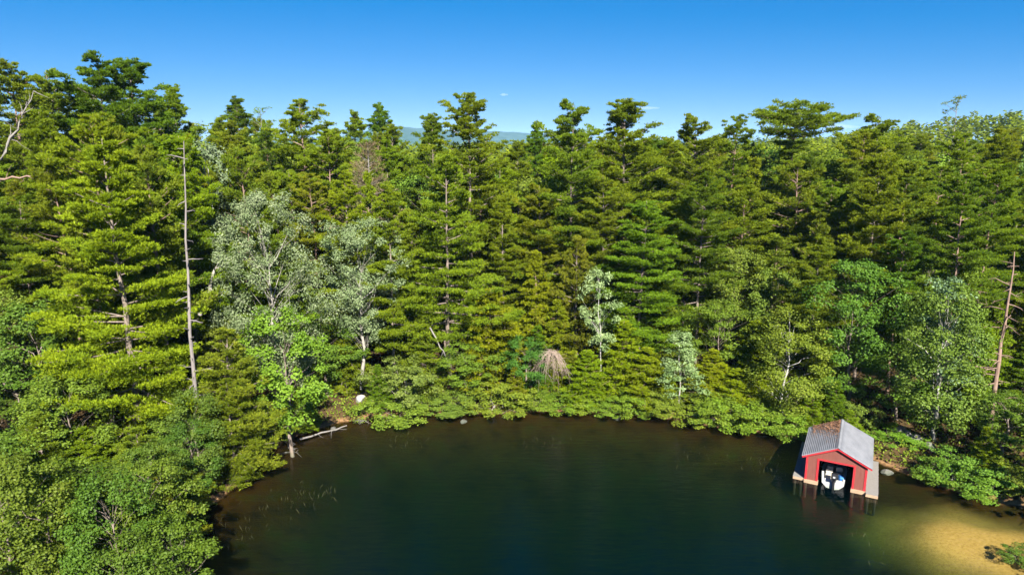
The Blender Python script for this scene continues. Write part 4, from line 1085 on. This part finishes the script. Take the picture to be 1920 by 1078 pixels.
for i, root, key, tint, px in AUTO:
    x, y = root.location[0], root.location[1]
    hh = root.scale[2] * PROTO[key]['h']
    k0 = {'o': 'p', 'b': 'l'}[key[0]] if key in ('olive_pine', 'birch') else key[0]
    lo_, hi_ = {'p': (19, 25), 'r': (19, 25), 'h': (5, 10), 'l': (8, 13), 'b': (1.4, 2.2)}[k0]
    size = 'tall' if hh > hi_ else ('short' if hh < lo_ else 'mid-height')
    if k0 == 'b': size = {'tall': 'large', 'short': 'small', 'mid-height': 'knee-high' if False else 'middling'}[size]
    order = sorted(LMARK, key=lambda q: ((px - q[0]) / 40) ** 2 + ((y / K - q[1]) / 4) ** 2)
    done = None
    for q in order[:6]:
        dx, dy = px - q[0], y / K - q[1]
        far_ = abs(dx) > 70 or abs(dy) > 14
        side = 'left of' if dx < 0 else 'right of'
        if abs(dx) < 16: rel = 'directly behind' if dy > 0 else 'directly in front of'
        elif abs(dy) < 3: rel = ('standing well ' if far_ else 'close on the ') + (side if far_ else side.replace('of', 'side of'))
        else: rel = ('far ' if far_ else '') + ('behind ' if dy > 0 else 'before ') + 'and ' + side
        lb = f"{size} {TONE[tint]} {KIND[key]} {rel} the {q[2]}"
        if lb not in used: done = lb; break
    if done is None:
        q = order[0]; k_ = 2
        words = ['second', 'third', 'fourth', 'fifth', 'sixth', 'seventh']
        for w_ in words:
            lb = f"{w_} {size} {TONE[tint]} {KIND[key]} out from the {q[2]}"
            if lb not in used: done = lb; break
    if len(re.findall(r"[A-Za-z']+", done)) > 16: done = done.replace(size + ' ', '', 1).replace('full-crowned ', '').replace('high-crowned ', '')
    used.add(done)
    root['label'] = done; root['group'] = GROUP[k0]
print('TREES', N_TREES, len(cand))

# ------------------------------------------------------------------ ground cover, far woods, hills
rg = np.random.default_rng(404)
nU = 60000
ux = rg.uniform(-62, 62, nU); uy = rg.uniform(30, 90, nU); ud = shore_dist(ux, uy)
ok = (ud > .15) & (ud < 13) & (rg.random(nU) < np.exp(-np.maximum(ud, 0) / 9)) & (np.sin(ux * .9 + 1) * np.cos(uy * .8) + .6 * np.sin(ux * 2.3 + uy * 1.9) > -.75)
ux, uy = ux[ok], uy[ok]
uz = height(ux, uy); k = len(ux)
Q = []
for b_ in range(4):
    p = np.stack([ux + rg.normal(0, .16, k), uy + rg.normal(0, .16, k), uz + rg.uniform(0, .4, k)], 1)
    Q.append(blades(p, rg.normal(0, 1, (k, 3)) + UP * .5, rg.normal(0, .5, (k, 3)) + UP, rg.uniform(.16, .34, k), rg.uniform(.05, .10, k)))
uo = link('undergrowth', mesh_quads('undergrowth', Q), None, M['leaf'])
uo.color = (1.15, 1.1, .8, 1)
tag(uo, 'low green ferns and plants covering the bank along the shore', 'undergrowth', kind='stuff')

nF = 5200
fx = rg.uniform(-1, 1, nF); fy = 122 + 620 * rg.random(nF) ** 1.7
fx = fx * .82 * (fy + 8)
# the same wood goes on past both sides of the view
sx_ = np.concatenate([rg.uniform(36, 125, 900), rg.uniform(-125, -28, 900)]); sy_ = rg.uniform(38, 122, 1800)
ok = (np.abs(sx_) * 1280 / (sy_ * CP + 4) > 1150) & (shore_dist(sx_, sy_) > 3)
fx = np.concatenate([fx, sx_[ok]]); fy = np.concatenate([fy, sy_[ok]]); nF = len(fx)
fz = height(fx, fy)
zc = fy * CP; fpx = 960 + 1280 * fx / zc
lim = np.interp(fpx, SKY[:, 0], SKY[:, 1]) + rg.uniform(0, 14, nF)
lim = np.where((fpx > 745) & (fpx < 985), np.minimum(lim, 264),  np.minimum(lim, 256 + rg.uniform(0, 6, nF)))
dd = (lim - 539) / 1280
ztop = H - fy * (CP * dd + SP) / (CP - SP * dd)
fh = np.where((fpx > 1690) | (fy < 121.9), rg.uniform(12, 18, nF), np.clip(np.minimum(rg.uniform(16, 24, nF), ztop - fz), 2, 30))
Q = []
for b_ in range(46):
    f = rg.random(nF) ** .8
    rad = np.clip(fh * .17, 1.5, 4) * (1 - f * .8) * np.sqrt(rg.random(nF)); az = rg.uniform(0, 6.28, nF)
    p = np.stack([fx + rad * np.cos(az), fy + rad * np.sin(az), fz + fh * (.25 + .75 * f)], 1)
    sc = np.clip(fy / 190, .75, 2.2)
    Q.append(blades(p, np.stack([np.cos(az), np.sin(az), rg.normal(.2, .4, nF)], 1), rg.normal(0, .5, (nF, 3)) + UP, rg.uniform(.7, 1.3, nF) * sc, rg.uniform(.25, .5, nF) * sc))
fo = link('far_forest', mesh_quads('far_forest', Q), None, M['needle'])
fo.color = (.95, .95, .9, 1)
tag(fo, 'dense mixed forest rolling away behind the shore trees to the horizon', 'forest', kind='stuff')

def ridge(y0, depth, tops, zbase):
    xs = np.linspace(-3600, 3600, 240)
    tp_ = np.interp(xs, [a for a, _ in tops], [b_ for _, b_ in tops])
    tp_ = tp_ + 5 * np.sin(xs * .011) + 3 * np.sin(xs * .037 + 1)
    vs_ = np.linspace(0, 1, 14)
    X, V_ = np.meshgrid(xs, vs_)
    Z = zbase + (tp_[None] - zbase) * np.sin(np.pi * V_) ** .8 + 4 * np.sin(X * .02 + V_ * 21) * np.sin(np.pi * V_)
    Y_ = y0 + depth * V_ + 0 * X
    ii = np.arange(X.size).reshape(X.shape)
    return np.stack([X, Y_, Z], -1).reshape(-1, 3), np.stack([ii[:-1, :-1], ii[:-1, 1:], ii[1:, 1:], ii[1:, :-1]], -1).reshape(-1, 4)
def hx(px, Y): return (px - 960) / 1280 * Y * CP
def hz(py, Y): return at_depth(960, py, Y)[2]
r1 = ridge(4600, 1400, [(hx(a, 5300), hz(b_, 5300)) for a, b_ in ((200, 268), (600, 266), (700, 244), (745, 236), (800, 250), (880, 262), (1100, 268), (1700, 268))], -16)
r2 = ridge(6000, 1600, [(hx(a, 6800), hz(b_, 6800)) for a, b_ in ((100, 266), (650, 262), (760, 241), (800, 240), (850, 245), (930, 246), (975, 249), (1010, 256), (1080, 264), (1900, 266))], -16)
m, n, out = new_mat('wooded hills')
t_ = noise(n, .012, 6, coords(n, 'Object'), .7)
r_ = ramp(n, [(.35, (.02, .045, .025)), (.65, (.04, .075, .04))]); n.links.new(t_.outputs[0], r_.inputs[0])
d_ = n.nodes.new('ShaderNodeBsdfDiffuse'); n.links.new(r_.outputs[0], d_.inputs['Color']); n.links.new(d_.outputs[0], out.inputs['Surface'])
V_, F_ = join_vf([r1, r2])
tag(link('hills', mesh_np('hills', V_, F_, True), None, m), kind='structure')

# thin summer haze round everything on the ground
hzm, n, out = new_mat('haze')
pv = n.nodes.new('ShaderNodeVolumePrincipled')
pv.inputs['Color'].default_value = (.35, .62, 1.0, 1); pv.inputs['Density'].default_value = 6e-5
n.links.new(pv.outputs[0], out.inputs['Volume'])
tag(MB().box(-9500, 9500, -400, 14500, -40, 205).build('haze', hzm), kind='stuff')

# three faint wisps of cloud low over the horizon
cm_, n, out = new_mat('thin cloud')
pv = n.nodes.new('ShaderNodeVolumePrincipled')
pv.inputs['Color'].default_value = (1, 1, 1, 1); pv.inputs['Density'].default_value = .0005
n.links.new(pv.outputs[0], out.inputs['Volume'])
bm = bmesh.new()
for px, py, wx_, hz_ in ((1215, 203, 300, 34), (945, 178, 110, 26), (1572, 238, 520, 60), (1190, 208, 160, 18)):
    x, y, z = at_depth(px, py, 17500)
    r_ = bmesh.ops.create_icosphere(bm, subdivisions=3, radius=1)
    for v in r_['verts']:
        k_ = 1 + .25 * math.sin(v.co.x * 5 + px) + .15 * math.sin(v.co.x * 11)
        v.co = Vector((x + v.co.x * wx_, y + v.co.y * 260, z + v.co.z * hz_ * k_))
me = bpy.data.meshes.new('clouds'); bm.to_mesh(me); bm.free()
tag(link('clouds', me, None, cm_), kind='stuff')
